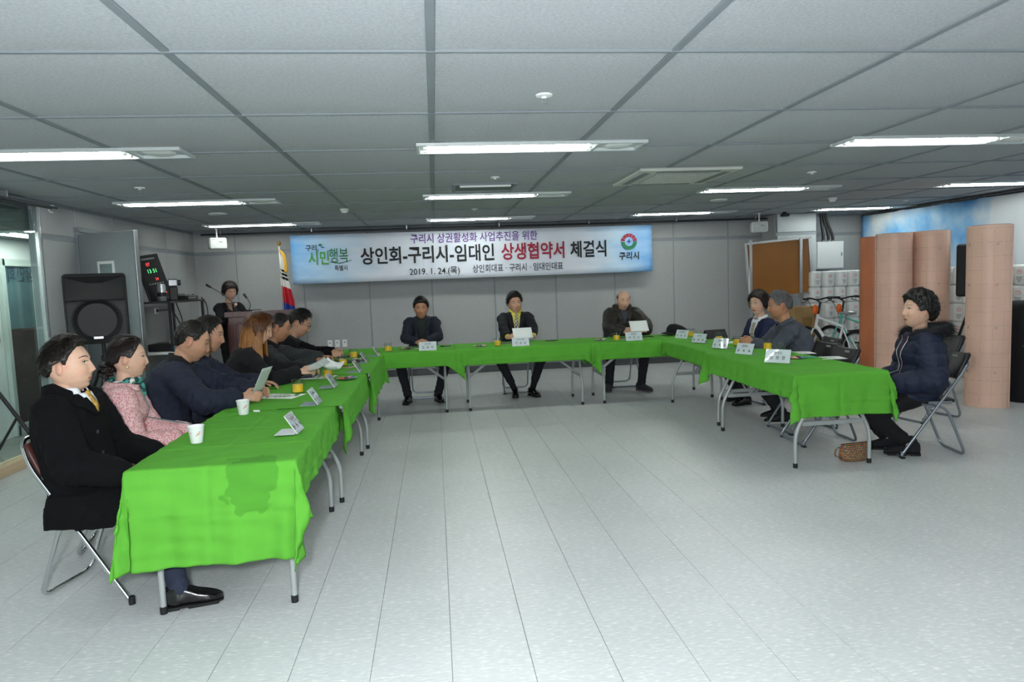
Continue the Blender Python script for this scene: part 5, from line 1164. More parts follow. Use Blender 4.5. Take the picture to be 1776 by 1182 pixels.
# sheets, folders, phones
def sheet(x, y, rz, label, w=.21, l=.297, z=ZT+.003, curl=.0, name='paper_sheet', mat_=None, tilt=(0, 0), printed=True):
    b = MB(); P_ = [[(-w/2+w*i/8, -l/2+l*j/8, curl*((j/8-.5)**2+.6*(i/8-.5)**2)*4*(1 if curl else 0)) for j in range(9)] for i in range(9)]
    b.grid(P_); o = b.build(name, mat_ or m_paper, None, 180, fix=False); o.location = (x, y, z); o.rotation_euler = (math.radians(tilt[0]), math.radians(tilt[1]), math.radians(rz))
    sm = o.modifiers.new('thickness', 'SOLIDIFY'); sm.thickness = .0006; sm.offset = 1; tag(o, label, 'paper', 'paper sheets on the tables')
    if printed and not curl:
        ib = MB()
        for k in range(6): ib.box((random.uniform(-.01, .01), .10-k*.03, .0012), (w*random.uniform(.4, .75), .006, .0006))
        ib.build('print', m_ink, o)
    return o
sheet(-1.16, 5.22, 70, 'printed sheet lying before the man reading'); sheet(-1.06, 6.22, 80, 'white sheet under the second juice glass of the left row'); sheet(-1.0, 6.42, 100, 'sheet overlapping the middle seam of the left row')
sheet(-1.05, 7.05, 75, 'sheet lying before the charcoal jacket'); sheet(-1.0, 7.72, 60, 'small sheet beside the clasped hands of the man with glasses', .15, .2)
sheet(.06, 8.40, 5, 'white sheet beside the back left name card', .1, .15); sheet(3.42, 5.75, 80, 'printed sheet with a green logo at the nearest right corner')
sheet(3.40, 6.22, 78, 'blank sheet in the middle of the nearest right table', printed=False); sheet(3.30, 6.85, 70, 'sheet beside the grey-haired man\'s elbow'); sheet(3.35, 7.45, 75, 'sheet before the woman in blazer'); sheet(3.24, 7.28, 60, 'small sheet under the clasped hands on the right row', .12, .2)
def frame(o, xa, ya):   # orient by where its width and its height point
    xa = unit(xa); ya = unit(np.array(ya, float)-xa*np.dot(xa, ya)); za = np.cross(xa, ya); o.rotation_euler = Matrix(np.stack([xa, ya, za], 1).tolist()).to_euler()
frame(sheet(-1.23, 4.98, 0, 'folded sheet held upright by the man reading', .15, .2, z=.90, printed=False, mat_=mat('grey_paper', 'b9c2bd', .8)), (.25, 1, 0), (.45, -.1, .9))
frame(sheet(-1.01, 6.0, 0, 'sheet lifted by the blonde woman', .19, .2, z=.86, curl=.02, mat_=MATS['grey_paper']), (.9, .35, .35), (-.25, .9, .15)); frame(sheet(-.93, 6.1, 0, 'curled page in front of the blonde woman', .16, .2, z=.82, curl=.05), (.9, -.2, -.25), (.1, .9, .1))
sheet(1.09, 8.73, 4, 'sheet held by the man with yellow shirt', .25, .17, z=.86, tilt=(48, 0), printed=False); sheet(2.62, 8.75, 0, 'sheet held by the bald man', .24, .17, z=.88, tilt=(50, 0), printed=False)
def flat_box(name, x, y, rz, d, label, cat, m, z=ZT+.004, extra=None, grp=None):
    r = empty(name, (x, y, z), math.radians(rz)); tag(r, label, cat, grp); MB().box((0, 0, d[2]/2), d, min(.006, d[2]*.4)).build('cover' if cat == 'folder' else 'body', m, r)
    if cat == 'folder': MB().box((0, -.0, d[2]*.5), (d[0]*.97, d[1]*.97+.008, d[2]*.5)).build('pages', m_paper, r)
    else: MB().box((0, 0, d[2]+.0004), (d[0]*.9, d[1]*.86, .0012)).build('screen', mat('phone_glass', '0c0f14', .08, var=0), r)
    return r
flat_box('folder', -1.22, 6.36, 75, (.22, .30, .008), 'navy folder before the blonde woman', 'folder', mat('navy_folder', '1d2440', .5))
flat_box('folder', -.93, 7.35, 85, (.2, .28, .010), 'black folder on the farthest left table', 'folder', m_blackcov); flat_box('folder', -.98, 7.92, 88, (.2, .28, .010), 'black folder before the man with glasses', 'folder', m_blackcov)
flat_box('folder', -.24, 8.58, 4, (.3, .2, .010), 'black folder under the clasped hands of the back left man', 'folder', m_blackcov); flat_box('folder', .86, 8.56, 4, (.24, .18, .012), 'black folder behind the centre name card', 'folder', m_blackcov)
flat_box('folder', 2.40, 8.52, 3, (.26, .18, .010), 'black folder behind the bald man\'s name card', 'folder', m_blackcov); flat_box('folder', 3.32, 6.98, 85, (.2, .28, .01), 'black folder beside the grey-haired man\'s juice', 'folder', m_blackcov)
flat_box('phone', .10, 8.58, 10, (.13, .075, .012), 'black phone at the right of the back left man', 'phone', m_black); flat_box('phone', 1.44, 8.60, 12, (.15, .08, .016), 'black device right of the centre man', 'phone', m_black); flat_box('phone', 2.68, 8.55, 0, (.13, .07, .012), 'black phone beside the bald man\'s sleeve', 'phone', m_black)
flat_box('phone', -.86, 6.85, 60, (.15, .075, .009), 'pink phone lying on the left row', 'phone', mat('pink_case', 'c79a92', .4))
# tented black folder on the right row
r = empty('tented_folder', (3.34, 8.02, ZT+.004), math.radians(10)); tag(r, 'black folder standing open like a tent near the flat cap', 'folder')
for s_ in (-1, 1): MB().box((0, s_*.035, .052), (.28, .006, .12), .002, rot=(s_*math.radians(32), 0, 0)).build('cover', m_blackcov, r)
# flat cap
r = empty('flat_cap', (3.10, 8.66, ZT+.012), math.radians(10)); r.scale = (1.05, 1.05, 1.45); tag(r, 'black flat cap lying on the back right corner of the tables', 'cap')
m_cap = mat('black_wool_cap', '101216', .95, var=.15, bump=.3, bscale=200); b = MB(); rings = []
for k in range(9):
    t = k/8; rr = math.sqrt(max(1-t**2.2, .0004)); rings.append([(-.02*t+(.135 if math.cos(a) < 0 else .15)*rr*math.cos(a), .115*rr*math.sin(a), .012+.085*t*(1-.25*math.cos(a)*rr)) for a in np.linspace(0, 2*math.pi, 26, endpoint=False)])
b.loft(rings); b.build('crown', m_cap, r, 180)
b = MB(); P_ = [[(-.10-u*.10*math.cos(a*.9), .105*math.sin(a)*(1+.1*u), .02-.012*u+.012*math.cos(a)) for a in np.linspace(-1.3, 1.3, 13)] for u in np.linspace(0, 1, 5)]
b.grid(P_); o = b.build('brim', m_cap, r, 180, fix=False); sm = o.modifiers.new('t', 'SOLIDIFY'); sm.thickness = .006
# pen in front of the bag plate
tag(MB().tube([(0, 0, 0), (.13, 0, 0), (.14, 0, 0)], [.005, .005, .002], 8).build('pen', mat('teal_pen', '3f8f97', .3), None, 60), 'slim pen lying across the plate behind the large name card', 'pen').location = (3.16, 5.70, ZT+.024)
# patterned pouch under the nearest right table
r = empty('pouch', (3.27, 5.10, 0), math.radians(8)); tag(r, 'red patterned fabric pouch with wrist strap on the floor under the table', 'pouch')
m_pouch = mat('red_ethnic_print', 'b23a2a', .8, var=0); nt = m_pouch.node_tree; vt = nt.nodes.new('ShaderNodeTexBrick'); vt.inputs['Scale'].default_value = 9; vt.inputs[1].default_value = (*lin('b8301f'), 1); vt.inputs[2].default_value = (*lin('d98a2a'), 1); vt.inputs[3].default_value = (*lin('1f5a55'), 1); vt.inputs['Mortar Size'].default_value = .07
tcn = nt.nodes.new('ShaderNodeTexCoord'); mp = nt.nodes.new('ShaderNodeMapping'); mp.inputs['Rotation'].default_value = (math.pi/2, 0, 0); mp.inputs['Scale'].default_value = (2.2, 2.2, 2.2); nt.links.new(tcn.outputs['Object'], mp.inputs[0]); nt.links.new(mp.outputs[0], vt.inputs[0]); nt.links.new(vt.outputs[0], nt.nodes['Principled BSDF'].inputs['Base Color'])
b = MB(); eloft(b, [(V(0, 0, .003), V(1, 0, 0), V(0, 1, 0), .11, .055), (V(0, 0, .02), V(1, 0, 0), V(0, 1, 0), .125, .07), (V(0, 0, .07), V(1, 0, 0), V(0, 1, 0), .122, .062), (V(0, 0, .115), V(1, 0, 0), V(0, 1, 0), .12, .035), (V(0, 0, .135), V(1, 0, 0), V(0, 1, 0), .122, .008)], 26, 3)
me = b.mesh('x'); o = b.build('body', m_pouch, r, 60); MB().tube([(-.122, 0, .137), (.122, 0, .137)], .004, 6).build('zip', m_black, r)
MB().tube(bez([(-.12, 0, .12), (-.17, 0, .10), (-.175, 0, .05), (-.125, 0, .04)], 6), .008, 8, flat=.5).build('strap', m_pouch, r, 180); MB().tube(bez([(.12, 0, .135), (.15, .0, .15), (.165, .01, .14)], 5), .006, 6).build('pull_tab', m_pouch, r, 180)
# ------------------------------------------------------------------ banner on the back wall
ban = empty('banner', (.715, 11.38, 1.985)); tag(ban, 'wide white and blue printed banner hanging on the back wall', 'banner')
m_ban = mat('banner_print', 'dfe8f3', .6, var=0); nt = m_ban.node_tree; L = nt.links.new; bs = nt.nodes['Principled BSDF']
tcn = nt.nodes.new('ShaderNodeTexCoord'); sx = nt.nodes.new('ShaderNodeSeparateXYZ'); L(tcn.outputs['Object'], sx.inputs[0])
ab = nt.nodes.new('ShaderNodeMath'); ab.operation = 'ABSOLUTE'; L(sx.outputs[0], ab.inputs[0])
nz = nt.nodes.new('ShaderNodeTexNoise'); nz.inputs['Scale'].default_value = 1.6; nz.inputs['Detail'].default_value = 3; mp = nt.nodes.new('ShaderNodeMapping'); mp.inputs['Rotation'].default_value = (0, .5, 0); mp.inputs['Scale'].default_value = (1, 1, 3); L(tcn.outputs['Object'], mp.inputs[0]); L(mp.outputs[0], nz.inputs['Vector'])
ad = nt.nodes.new('ShaderNodeMath'); ad.operation = 'MULTIPLY_ADD'; ad.inputs[1].default_value = 1.3; L(nz.outputs[0], ad.inputs[0]); L(ab.outputs[0], ad.inputs[2])
rp = nt.nodes.new('ShaderNodeValToRGB'); mr = nt.nodes.new('ShaderNodeMapRange'); mr.inputs[1].default_value = 2.3; mr.inputs[2].default_value = 3.9; L(ad.outputs[0], mr.inputs[0]); L(mr.outputs[0], rp.inputs[0]); L(rp.outputs[0], bs.inputs['Base Color'])
rp.color_ramp.elements[0].color = (*lin('e3e9f4'), 1); rp.color_ramp.elements[1].color = (*lin('4f9bdc'), 1); e_ = rp.color_ramp.elements.new(.45); e_.color = (*lin('b7d5ef'), 1)
b = MB(); BW, BH = 5.9, .77; P_ = [[(-BW/2+BW*i/60, .006*math.sin(i*.35)+.004*math.sin(i*.9+j), -BH/2+BH*j/8) for j in range(9)] for i in range(61)]
b.grid(P_); o = b.build('sheet', m_ban, ban, 180, fix=False); sm = o.modifiers.new('t', 'SOLIDIFY'); sm.thickness = .002; sm.offset = -1
RX = (math.pi/2, 0, 0); YO = -.016
m_tk = mat('print_black', '17191d', .6, var=0); m_tp = mat('print_purple', '6b3f93', .6, var=0); m_tr = mat('print_red', 'a3203a', .6, var=0); m_tg = mat('print_green', '3f9a35', .6, var=0); m_tdg = mat('print_dark_green', '1d7a52', .6, var=0)
text('lettering', '구리시 상권활성화 사업추진을 위한', .165, m_tp, ban, (-.03, YO, .262), RX, bold=.012, sx=.86)
def fit(o, w): o.scale[0] = w/max(o.dimensions[0], 1e-3)*o.scale[0]
bpy.context.view_layer.update()
def words(s, m, x0, x1, z, size, bold):
    o = text('lettering', s, size, m, ban, ((x0+x1)/2, YO, z), RX, bold=bold)
    w = max(v.co.x for v in o.data.vertices)-min(v.co.x for v in o.data.vertices); o.scale = ((x1-x0)/w, 1, 1); return o
words('상인회-구리시-임대인', m_tk, -1.86, .29, .0, .29, .022); words('상생협약서', m_tr, .41, 1.46, .0, .29, .022); words('체결식', m_tk, 1.56, 2.17, .0, .29, .022)
words('2019. 1. 24.(목)', m_tk, -1.10, -.29, -.26, .14, .008); words('상인회대표 · 구리시 · 임대인대표', m_tk, -.08, 1.42, -.25, .14, .008)
words('구리,', m_tk, -2.72, -2.52, .17, .11, .012); words('시민', m_tg, -2.68, -2.36, .0, .24, .012); words('행복', m_tdg, -2.36, -2.06, .03, .25, .006); words('특별시', m_tk, -2.28, -2.08, -.16, .095, .012)
for q in ((-2.49, .215, .5), (-2.455, .19, -.7)):
    b = MB(); b.add([V(q[0]-.035, YO, q[1]), V(q[0], YO, q[1]+.02+.02*q[2]), V(q[0]+.04, YO, q[1]+.01*q[2]), V(q[0], YO, q[1]-.018)], [(3, 2, 1, 0)]); b.build('bird_mark', m_tdg if q[2] > 0 else mat('print_blue', '2b5aa8', .6, var=0), ban)
st = MB(); st.grid([[V(-2.36, YO, -.045), V(-2.2, YO, -.07), V(-2.02, YO, -.03)], [V(-2.36, YO, -.055), V(-2.2, YO, -.085), V(-2.0, YO, -.035)]]); st.build('underline_mark', m_tdg, ban)
# round emblem
ex, ez = 2.55, .12
def arc(r0, r1, a0, a1, n=10): return [[V(ex+r*math.cos(a), YO, ez+r*math.sin(a)) for a in np.linspace(math.radians(a0), math.radians(a1), n)] for r in (r0, r1)]
for k in range(6):
    b = MB(); b.grid(arc(.075, .135, 3+k*29.5, 28+k*29.5, 5)); b.build('emblem_ray', m_tr, ban)
b = MB(); b.grid(arc(.075, .135, 182, 358, 24)); b.build('emblem_base', m_tdg, ban)
b = MB(); b.add([V(ex-.045, YO, ez-.01), V(ex+.02, YO, ez+.055), V(ex+.005, YO, ez+.01), V(ex+.045, YO, ez+.012), V(ex-.02, YO, ez-.05), V(ex-.004, YO, ez-.008)], [(0, 1, 2, 5), (2, 3, 4, 5)]); b.build('emblem_bolt', mat('print_blue', '2b5aa8', .6, var=0), ban)
words('구리시', m_tk, ex-.17, ex+.17, -.125, .14, .02)
# curtain rail over the banner
rl = empty('curtain_rail', (1.0, 11.42, 2.42)); tag(rl, 'dark steel curtain rail running along the top of the back wall', 'rail')
m_rail = mat('dark_steel_rail', '4d5052', .35, .8)
MB().tube([(-4.6, 0, 0), (4.9, 0, 0)], .012, 8).build('pole', m_rail, rl, 60); MB().tube([(-4.6, .06, .012), (4.9, .06, .012)], .012, 8).build('pole', m_rail, rl, 60)
for x in (-4.3, -2.9, -1.4, .1, 1.6, 3.1, 4.5): MB().box((x, .03, .03), (.02, .1, .06), .003).build('bracket', m_alu, rl)
# curtain rail on the glass side
rl = empty('curtain_rail', (-3.68, 6.3, 2.40)); tag(rl, 'double steel curtain rail above the left glass partition', 'rail')
for dx in (0, .05): MB().tube([(dx, -2.2, 0), (dx, 1.0, 0)], .011, 8).build('pole', m_rail, rl, 60)
MB().tube([(.02+.03*math.cos(t), .97, -.01+.035*math.sin(t)) for t in np.linspace(0, 5, 12)], .006, 6).build('end_hook', m_white, rl, 180)
for y in (-1.6, .2): MB().box((.025, y, .04), (.07, .02, .06), .003).build('bracket', m_alu, rl)

# white loudspeakers hanging from the ceiling
def hung_speaker(x, y, rz, label):
    r = empty('hung_speaker', (x, y, 2.25), math.radians(rz)); tag(r, label, 'speaker', 'white hanging loudspeakers')
    MB().box((0, 0, 0), (.25, .17, .17), .02).build('cabinet', m_white, r); MB().box((0, -.086, -.002), (.225, .008, .145), .003).build('grille', mat('speaker_cloth_white', 'c9cdcc', .8, bump=.3, bscale=600), r)
    MB().lathe([(.035, 0), (.03, .004)], (-.065, -.09, .01), 20, rot=(math.pi/2, 0, 0)).build('driver', m_refl, r); MB().box((.03, -.0915, .02), (.05, .002, .008)).build('badge', m_dark, r)
    MB().tube([(0, 0, .08), (0, 0, .225)], .012, 8).cyl((0, 0, .215), .03, .014, 14).build('bracket', m_white, r, 40)
hung_speaker(-3.22, 10.95, 28, 'white loudspeaker hung from the ceiling in the back left corner'); hung_speaker(5.34, 10.95, -12, 'white loudspeaker hung from the ceiling left of the boxed pillar')
r = empty('cctv_camera', (5.75, 10.9, ZC)); tag(r, 'small black camera on the ceiling beside the hung loudspeaker', 'camera'); MB().cyl((0, 0, -.03), .03, .03, 14).build('mount', m_black, r, 40); MB().box((0, -.02, -.05), (.12, .1, .05), .012).build('housing', m_black, r)
# wall outlets
for i, x in enumerate((-1.76, -1.64, -1.52)):
    r = empty('wall_outlet', (x, YB-.022, .60)); tag(r, 'white wall outlet plate, %s of the three on the back wall' % ('left', 'middle', 'right')[i], 'outlet', 'back wall outlets')
    MB().box((0, 0, 0), (.075, .012, .12), .003).build('plate', m_white, r); MB().cyl((0, 0, 0), .012, .004, 14).build('socket', m_grey, r).matrix_local = Matrix.Translation((0, -.006, .015))@Matrix.Rotation(math.pi/2, 4, 'X')

# flag on its pole
r = empty('national_flag', (-2.33, 11.0, 0)); tag(r, 'white flag with red and blue circle and black bars draped on a pole', 'flag')
m_gold = mat('brass', '8a6f35', .3, .9); MB().tube([(0, 0, .02), (0, 0, 2.2)], .013, 10).build('pole', mat('flag_pole', 'c9c4b8', .4, .3), r, 60); MB().lathe([(.012, 0), (.016, .012), (.012, .018), (.028, .035), (.032, .052), (.022, .072), (.006, .082)], (0, 0, 2.18), 18).build('finial', m_gold, r, 180)
MB().lathe([(.17, 0), (.16, .03), (.04, .06), (.03, .12)], n=24).build('base', mat('flag_base', '4a3a2a', .4), r, 40)
m_flag = mat('flag_cloth', 'e4e4e2', .8, var=0); nt = m_flag.node_tree; L = nt.links.new; tcn = nt.nodes.new('ShaderNodeTexCoord'); sx = nt.nodes.new('ShaderNodeSeparateXYZ'); L(tcn.outputs['Object'], sx.inputs[0]); rp = nt.nodes.new('ShaderNodeValToRGB'); mr = nt.nodes.new('ShaderNodeMapRange'); mr.inputs[1].default_value = .95; mr.inputs[2].default_value = 2.15
ad = nt.nodes.new('ShaderNodeMath'); ad.operation = 'MULTIPLY_ADD'; ad.inputs[1].default_value = .45; L(sx.outputs[0], ad.inputs[0]); L(sx.outputs[2], ad.inputs[2]); L(ad.outputs[0], mr.inputs[0]); L(mr.outputs[0], rp.inputs[0]); L(rp.outputs[0], nt.nodes['Principled BSDF'].inputs['Base Color'])
rp.color_ramp.interpolation = 'CONSTANT'; cr = rp.color_ramp; zz = lambda z: (z-.95)/1.2
cr.elements[0].color = (*lin('e2e2e0'), 1); cr.elements[0].position = 0; cr.elements[1].position = zz(1.18); cr.elements[1].color = (*lin('2746a0'), 1)
for z, c in ((1.335, 'c02434'), (1.585, 'e4e4e2'), (1.70, '151517'), (1.735, 'e4e4e2'), (1.755, '151517'), (1.79, 'e4e4e2'), (1.81, '151517'), (1.845, 'e4e4e2')): e_ = cr.elements.new(zz(z)); e_.color = (*lin(c), 1)
b = MB(); P_ = []
for i in range(25):
    u = i/24; row = []
    for j in range(15):
        v = j/14; z = 2.08-v*1.06; wd = .035+.15*min(v*1.5, 1); fo = math.sin(u*math.pi*5)*(.02+.035*v); row.append((.0+wd*u*(1+.0*v), -.02+fo-.03*u, z-.05*u))
    P_.append(row)
b.grid(P_); o = b.build('cloth', m_flag, r, 180, fix=False); sm = o.modifiers.new('t', 'SOLIDIFY'); sm.thickness = .003
b = MB()
for k in range(3): b.tube(bez([(.01, -.03, 2.13), (.05+.015*k, -.05, 2.05), (.075+.012*k, -.05, 1.9), (.065+.015*k, -.045, 1.78)], 5), .011, 6)
b.build('gold_fringe', mat('gold_fringe', 'c99a2e', .6, var=.2, vscale=50), r, 180)

# wooden lectern
r = empty('lectern', (-2.52, 10.32, 0), math.radians(14)); tag(r, 'tall burgundy wooden lectern with panelled front and microphones', 'lectern')
m_wood = mat('burgundy_wood', '4e2320', .35, var=.3, vscale=6, stretch=(6, 6, .6), coat=.08); m_wood2 = mat('burgundy_wood_panel', '5b2b26', .35, var=.35, vscale=6, stretch=(6, 6, .6), coat=.08)
MB().box((0, 0, .04), (.92, .56, .08), .01).build('plinth', m_wood, r); MB().box((0, 0, .62), (.84, .48, 1.1), .008).build('body', m_wood, r)
MB().loft([[(-.46, -.28, 1.17), (.46, -.28, 1.17), (.46, .30, 1.17), (-.46, .30, 1.17)], [(-.46, -.28, 1.24), (.46, -.28, 1.24), (.46, .30, 1.20), (-.46, .30, 1.20)]]).build('desk_top', m_wood, r)
for c, d in (((-.0, -.244, .66), (.62, .02, .82)), ((-.424, 0, .66), (.02, .32, .82)), ((.424, 0, .66), (.02, .32, .82))):
    p = MB().box(c, d, .006).build('side_panel', m_wood2, r)
    q = [x*1.0 for x in c]; i = 1 if d[1] < .05 else 0
    for s_ in (-1, 1):
        dd = list(d); dd[2] = .03; dd[i] = .03; cc = list(c); cc[2] += s_*d[2]/2; MB().box(cc, dd, .006).build('moulding', m_wood, p)
        dd = list(d); dd[1-i] = .03; dd[i] = .03; cc = list(c); cc[1-i] += s_*d[1-i]/2; MB().box(cc, dd, .006).build('moulding', m_wood, p)
def desk_mic(loc, path, label, tip):
    r = empty('desk_microphone', loc); tag(r, label, 'microphone'); MB().cyl((0, 0, 0), .05, .018, 18, bev=.004).build('base', m_black, r, 40); MB().tube(bez(path, 7), .006, 8).build('gooseneck', m_rail, r, 180)
    d = unit(V(*path[-1])-V(*path[-2])); MB().tube([V(*path[-1]), V(*path[-1])+d*.07, V(*path[-1])+d*.08], [.014, .019, .012], 10).build('head', m_black, r, 60)
desk_mic((-2.86, 10.42, 1.215), [(0, 0, .015), (-.05, 0, .14), (-.16, 0, .26), (-.33, -.02, .38)], 'long gooseneck microphone reaching left over the lectern', 0)
desk_mic((-2.66, 10.28, 1.235), [(0, 0, .015), (.03, 0, .08), (.01, 0, .15), (-.02, .02, .19)], 'short black microphone stand on the lectern', 0)
tag(MB().box((0, 0, .006), (.2, .02, .012), .003).build('folded_glasses', m_black), 'dark folded spectacles lying on the lectern top', 'spectacles').location = (-2.56, 10.2, 1.245)

# ------------------------------------------------------------------ left: open door, speakers, equipment rack
dr2 = empty('door_2', (-3.80, 8.0, 0), math.atan2(-.38, .75)); tag(dr2, 'open grey door leaf with a small glazed window', kind='structure')
m_door = mat('grey_door', '8b9194', .6, var=.04); MB().box((.42, 0, 1.10), (.84, .045, 2.19), .004).build('leaf', m_door, dr2)
for s_ in (-1, 1): MB().box((.84, s_*.0, 1.1), (.02, .052, 2.19), .003).build('edge_strip', m_alu, dr2)
b = MB()
for dx, dz, w, h in ((0, .33, .24, .03), (0, -.33, .24, .03), (-.105, 0, .03, .66), (.105, 0, .03, .66)): b.box((.42+dx, -.026, 1.55+dz), (w, .012, h), .002)
b.build('window_frame', m_white, dr2); MB().box((.42, -.025, 1.55), (.19, .008, .64)).build('pane', mat('door_glass', '7e8c8c', .08, var=.2, vscale=5), dr2)
for z in (.3, 1.93): MB().box((.0, -.03, z), (.06, .02, .14), .003).build('hinge', m_alu, dr2)
MB().tube([(.76, -.03, 1.0), (.76, -.07, 1.0), (.66, -.07, 1.0)], .009, 8).build('handle', m_alu, dr2, 60)
fr = MB().box((XL+.02, 7.97, 1.12), (.06, .05, 2.24), .004).box((XL+.02, 8.88, 1.12), (.06, .05, 2.24), .004).box((XL+.02, 8.425, 2.25), (.06, .96, .05), .004).build('trim_2', m_tbar); tag(fr, 'grey metal door frame in the left wall', kind='structure')
m_spk = mat('speaker_black', '141518', .55, var=.1, bump=.1, bscale=250)
def pa_speaker(x, y, z, rz, label, h=.62, w=.43, d=.36):
    r = empty('loudspeaker', (x, y, z), math.radians(rz)); tag(r, label, 'speaker', 'black loudspeakers on stands')   # front faces local -y
    b = MB(); b.loft([[(-w/2, -d/2, zz), (w/2, -d/2, zz), (w/2*.72, d/2, zz), (-w/2*.72, d/2, zz)] for zz in (0, h)]); o = b.build('cabinet', m_spk, r); bv = o.modifiers.new('b', 'BEVEL'); bv.width = .03; bv.segments = 3
    # horn flare: a proud bezel with a funnel sinking towards the throat
    rect = lambda kx, z0, z1, y: [(-w*kx, y, h*z1), (w*kx, y, h*z1), (w*kx, y, h*z0), (-w*kx, y, h*z0)]
    hn = MB(); hn.loft([rect(.47, .61, .97, -d/2+.002), rect(.47, .61, .97, -d/2-.035), rect(.45, .625, .955, -d/2-.04), rect(.43, .64, .94, -d/2-.034), rect(.10, .76, .86, -d/2-.003)], caps=False)
    hn.add(rect(.10, .76, .86, -d/2-.002), [(0, 1, 2, 3)]); hn.build('horn', mat('speaker_horn', '0d0e10', .65), r, 30, fix=False)
    c = MB(); c.lathe([(.19, .004), (.195, .014), (.18, .018), (.175, .006), (.06, -.035), (.03, -.035), (.0, -.02)], (0, 0, 0), 32, caps=False); q = c.build('cone', mat('speaker_cone', '101214', .7, bump=.3, bscale=400), r, 60); q.location = (0, -d/2-.003, h*.335); q.rotation_euler = (math.pi/2, 0, 0)
    MB().box((0, -d/2-.024, h*.09), (.075, .004, .022), .002).build('badge', m_alu, r)
    for s_ in (-1, 1): MB().box((s_*w*.36, -d/2-.004, h*.07), (.07, .012, .03), .005).build('port', m_black, r)
    return r
def tripod(x, y, ztop, spread, zcol, rot, label):
    r = empty('speaker_stand', (x, y, 0), math.radians(rot)); tag(r, label, 'speaker stand', 'black tripod stands')
    MB().tube([(0, 0, .12), (0, 0, ztop)], .0175, 10).build('pole', m_black, r, 60); MB().cyl((0, 0, zcol-.03), .03, .07, 12, bev=.006).build('collar', m_black, r, 40); MB().tube([(.02, 0, zcol), (.06, 0, zcol)], .012, 8).build('knob', m_black, r, 60)
    for k in range(3):
        a = k*2.094; c, s_ = math.cos(a), math.sin(a); lg = MB().tube([(.025*c, .025*s_, zcol-.01), (spread*c, spread*s_, .02)], .0145, 8).build('leg', m_black, r, 60)
        MB().ell((spread*c, spread*s_, .018), (.022, .022, .018), 10, 8).build('rubber_foot', m_black, lg, 180); t = .42; MB().tube([(.02*c, .02*s_, .22), (spread*t*c, spread*t*s_, zcol*(1-t))], .010, 6).build('brace', m_black, r, 60)
pa_speaker(-3.02, 6.62, 1.11, 20, 'black loudspeaker with horn standing before the grey door', w=.5, d=.34); tripod(-3.02, 6.66, 1.13, .55, .95, 35, 'black tripod stand under the loudspeaker by the door')
pa_speaker(-3.42, 5.42, 1.19, -4, 'black loudspeaker cut off by the left edge of the picture'); tripod(-3.42, 5.46, 1.21, .72, 1.12, -5, 'black tripod stand at the left edge before the glass')

rk = empty('equipment_rack', (-3.52, 9.75, 0)); tag(rk, 'grey steel rack shelf with audio equipment against the left wall', 'rack')
for dx in (-.2, .2):
    for dy in (-.62, .62): MB().box((dx, dy, .715), (.03, .03, 1.43), .003).build('post', m_rail, rk)
for z in (.28, 1.42): MB().box((0, 0, z), (.46, 1.3, .025), .003).build('shelf', m_rail, rk)
MB().box((.02, 0, .78), (.5, 1.32, .03), .004).build('shelf', m_white, rk)
# display board with glowing digits, leaning on the rack
bd = empty('display_board', (-3.54, 9.50, 1.435)); tag(bd, 'black digital display board with red and green digits leaning on the rack', 'display board'); bd.rotation_euler = (math.radians(-13), math.radians(-8), math.radians(62))
MB().box((0, 0, .31), (.36, .035, .62), .006).build('case', m_black, bd); MB().box((0, -.019, .31), (.33, .004, .58)).build('face', mat('display_face', '101114', .3), bd)
m_ledr = mat('led_red', (.9, .05, .05), .5, var=0, emit=.8); m_ledg = mat('led_green', (.1, .8, .25), .5, var=0, emit=.8)
for s_, z, m_, sz, x in (('07', .49, m_ledr, .06, -.03), ('13 51', .40, m_ledg, .07, 0), ('24', .29, m_ledr, .05, .03), ('2', .13, m_ledr, .12, .08)): text('digits', s_, sz, m_, bd, (x, -.0225, z), RX, bold=.01)
b = MB()
for k in range(6): b.box((-.1+k*.04, -.022, .235), (.025, .002, .018))
b.box((0, -.022, .565), (.2, .002, .02)); b.build('caption_marks', m_grey, bd)
def gear(name, x, y, z, d, label, cat, m, rz=0):
    r = empty(name, (x, y, z), math.radians(rz)); tag(r, label, cat); MB().box((0, 0, d[2]/2), d, .006).build('case', m, r); MB().box((d[0]/2+.001, 0, d[2]/2), (.004, d[1]*.9, d[2]*.55)).build('front_panel', m_grey, r)
    b = MB()
    for k in range(3): b.cyl((0, 0, 0), .008, .008, 10)
    MB().tube([(d[0]/2, d[1]*.3, d[2]/2), (d[0]/2+.012, d[1]*.3, d[2]/2)], .01, 10).build('knob', m_black, r, 60); return r
gear('disc_player', -3.48, 10.05, 1.435, (.3, .42, .05), 'black disc player on the right end of the rack', 'player', m_black); gear('disc_player', -3.50, 10.05, 1.487, (.26, .34, .035), 'silver disc player on top of the black one', 'player', m_alu)
gear('mixer', -3.5, 9.4, .80, (.3, .38, .09), 'dark audio mixer on the middle shelf of the rack', 'mixer', m_black)
r = empty('thermos', (-3.42, 9.19, 1.435)); tag(r, 'silver thermos cup with black band at the left end of the rack', 'thermos'); MB().lathe([(.045, 0), (.05, .005), (.05, .18), (.046, .19)], n=24).build('body', m_alu, r, 50); MB().lathe([(.0505, .06), (.0505, .11)], n=24, caps=False).build('band', m_black, r, 50); MB().lathe([(.047, .19), (.045, .215), (.02, .22)], n=24).build('lid', m_alu, r, 50)
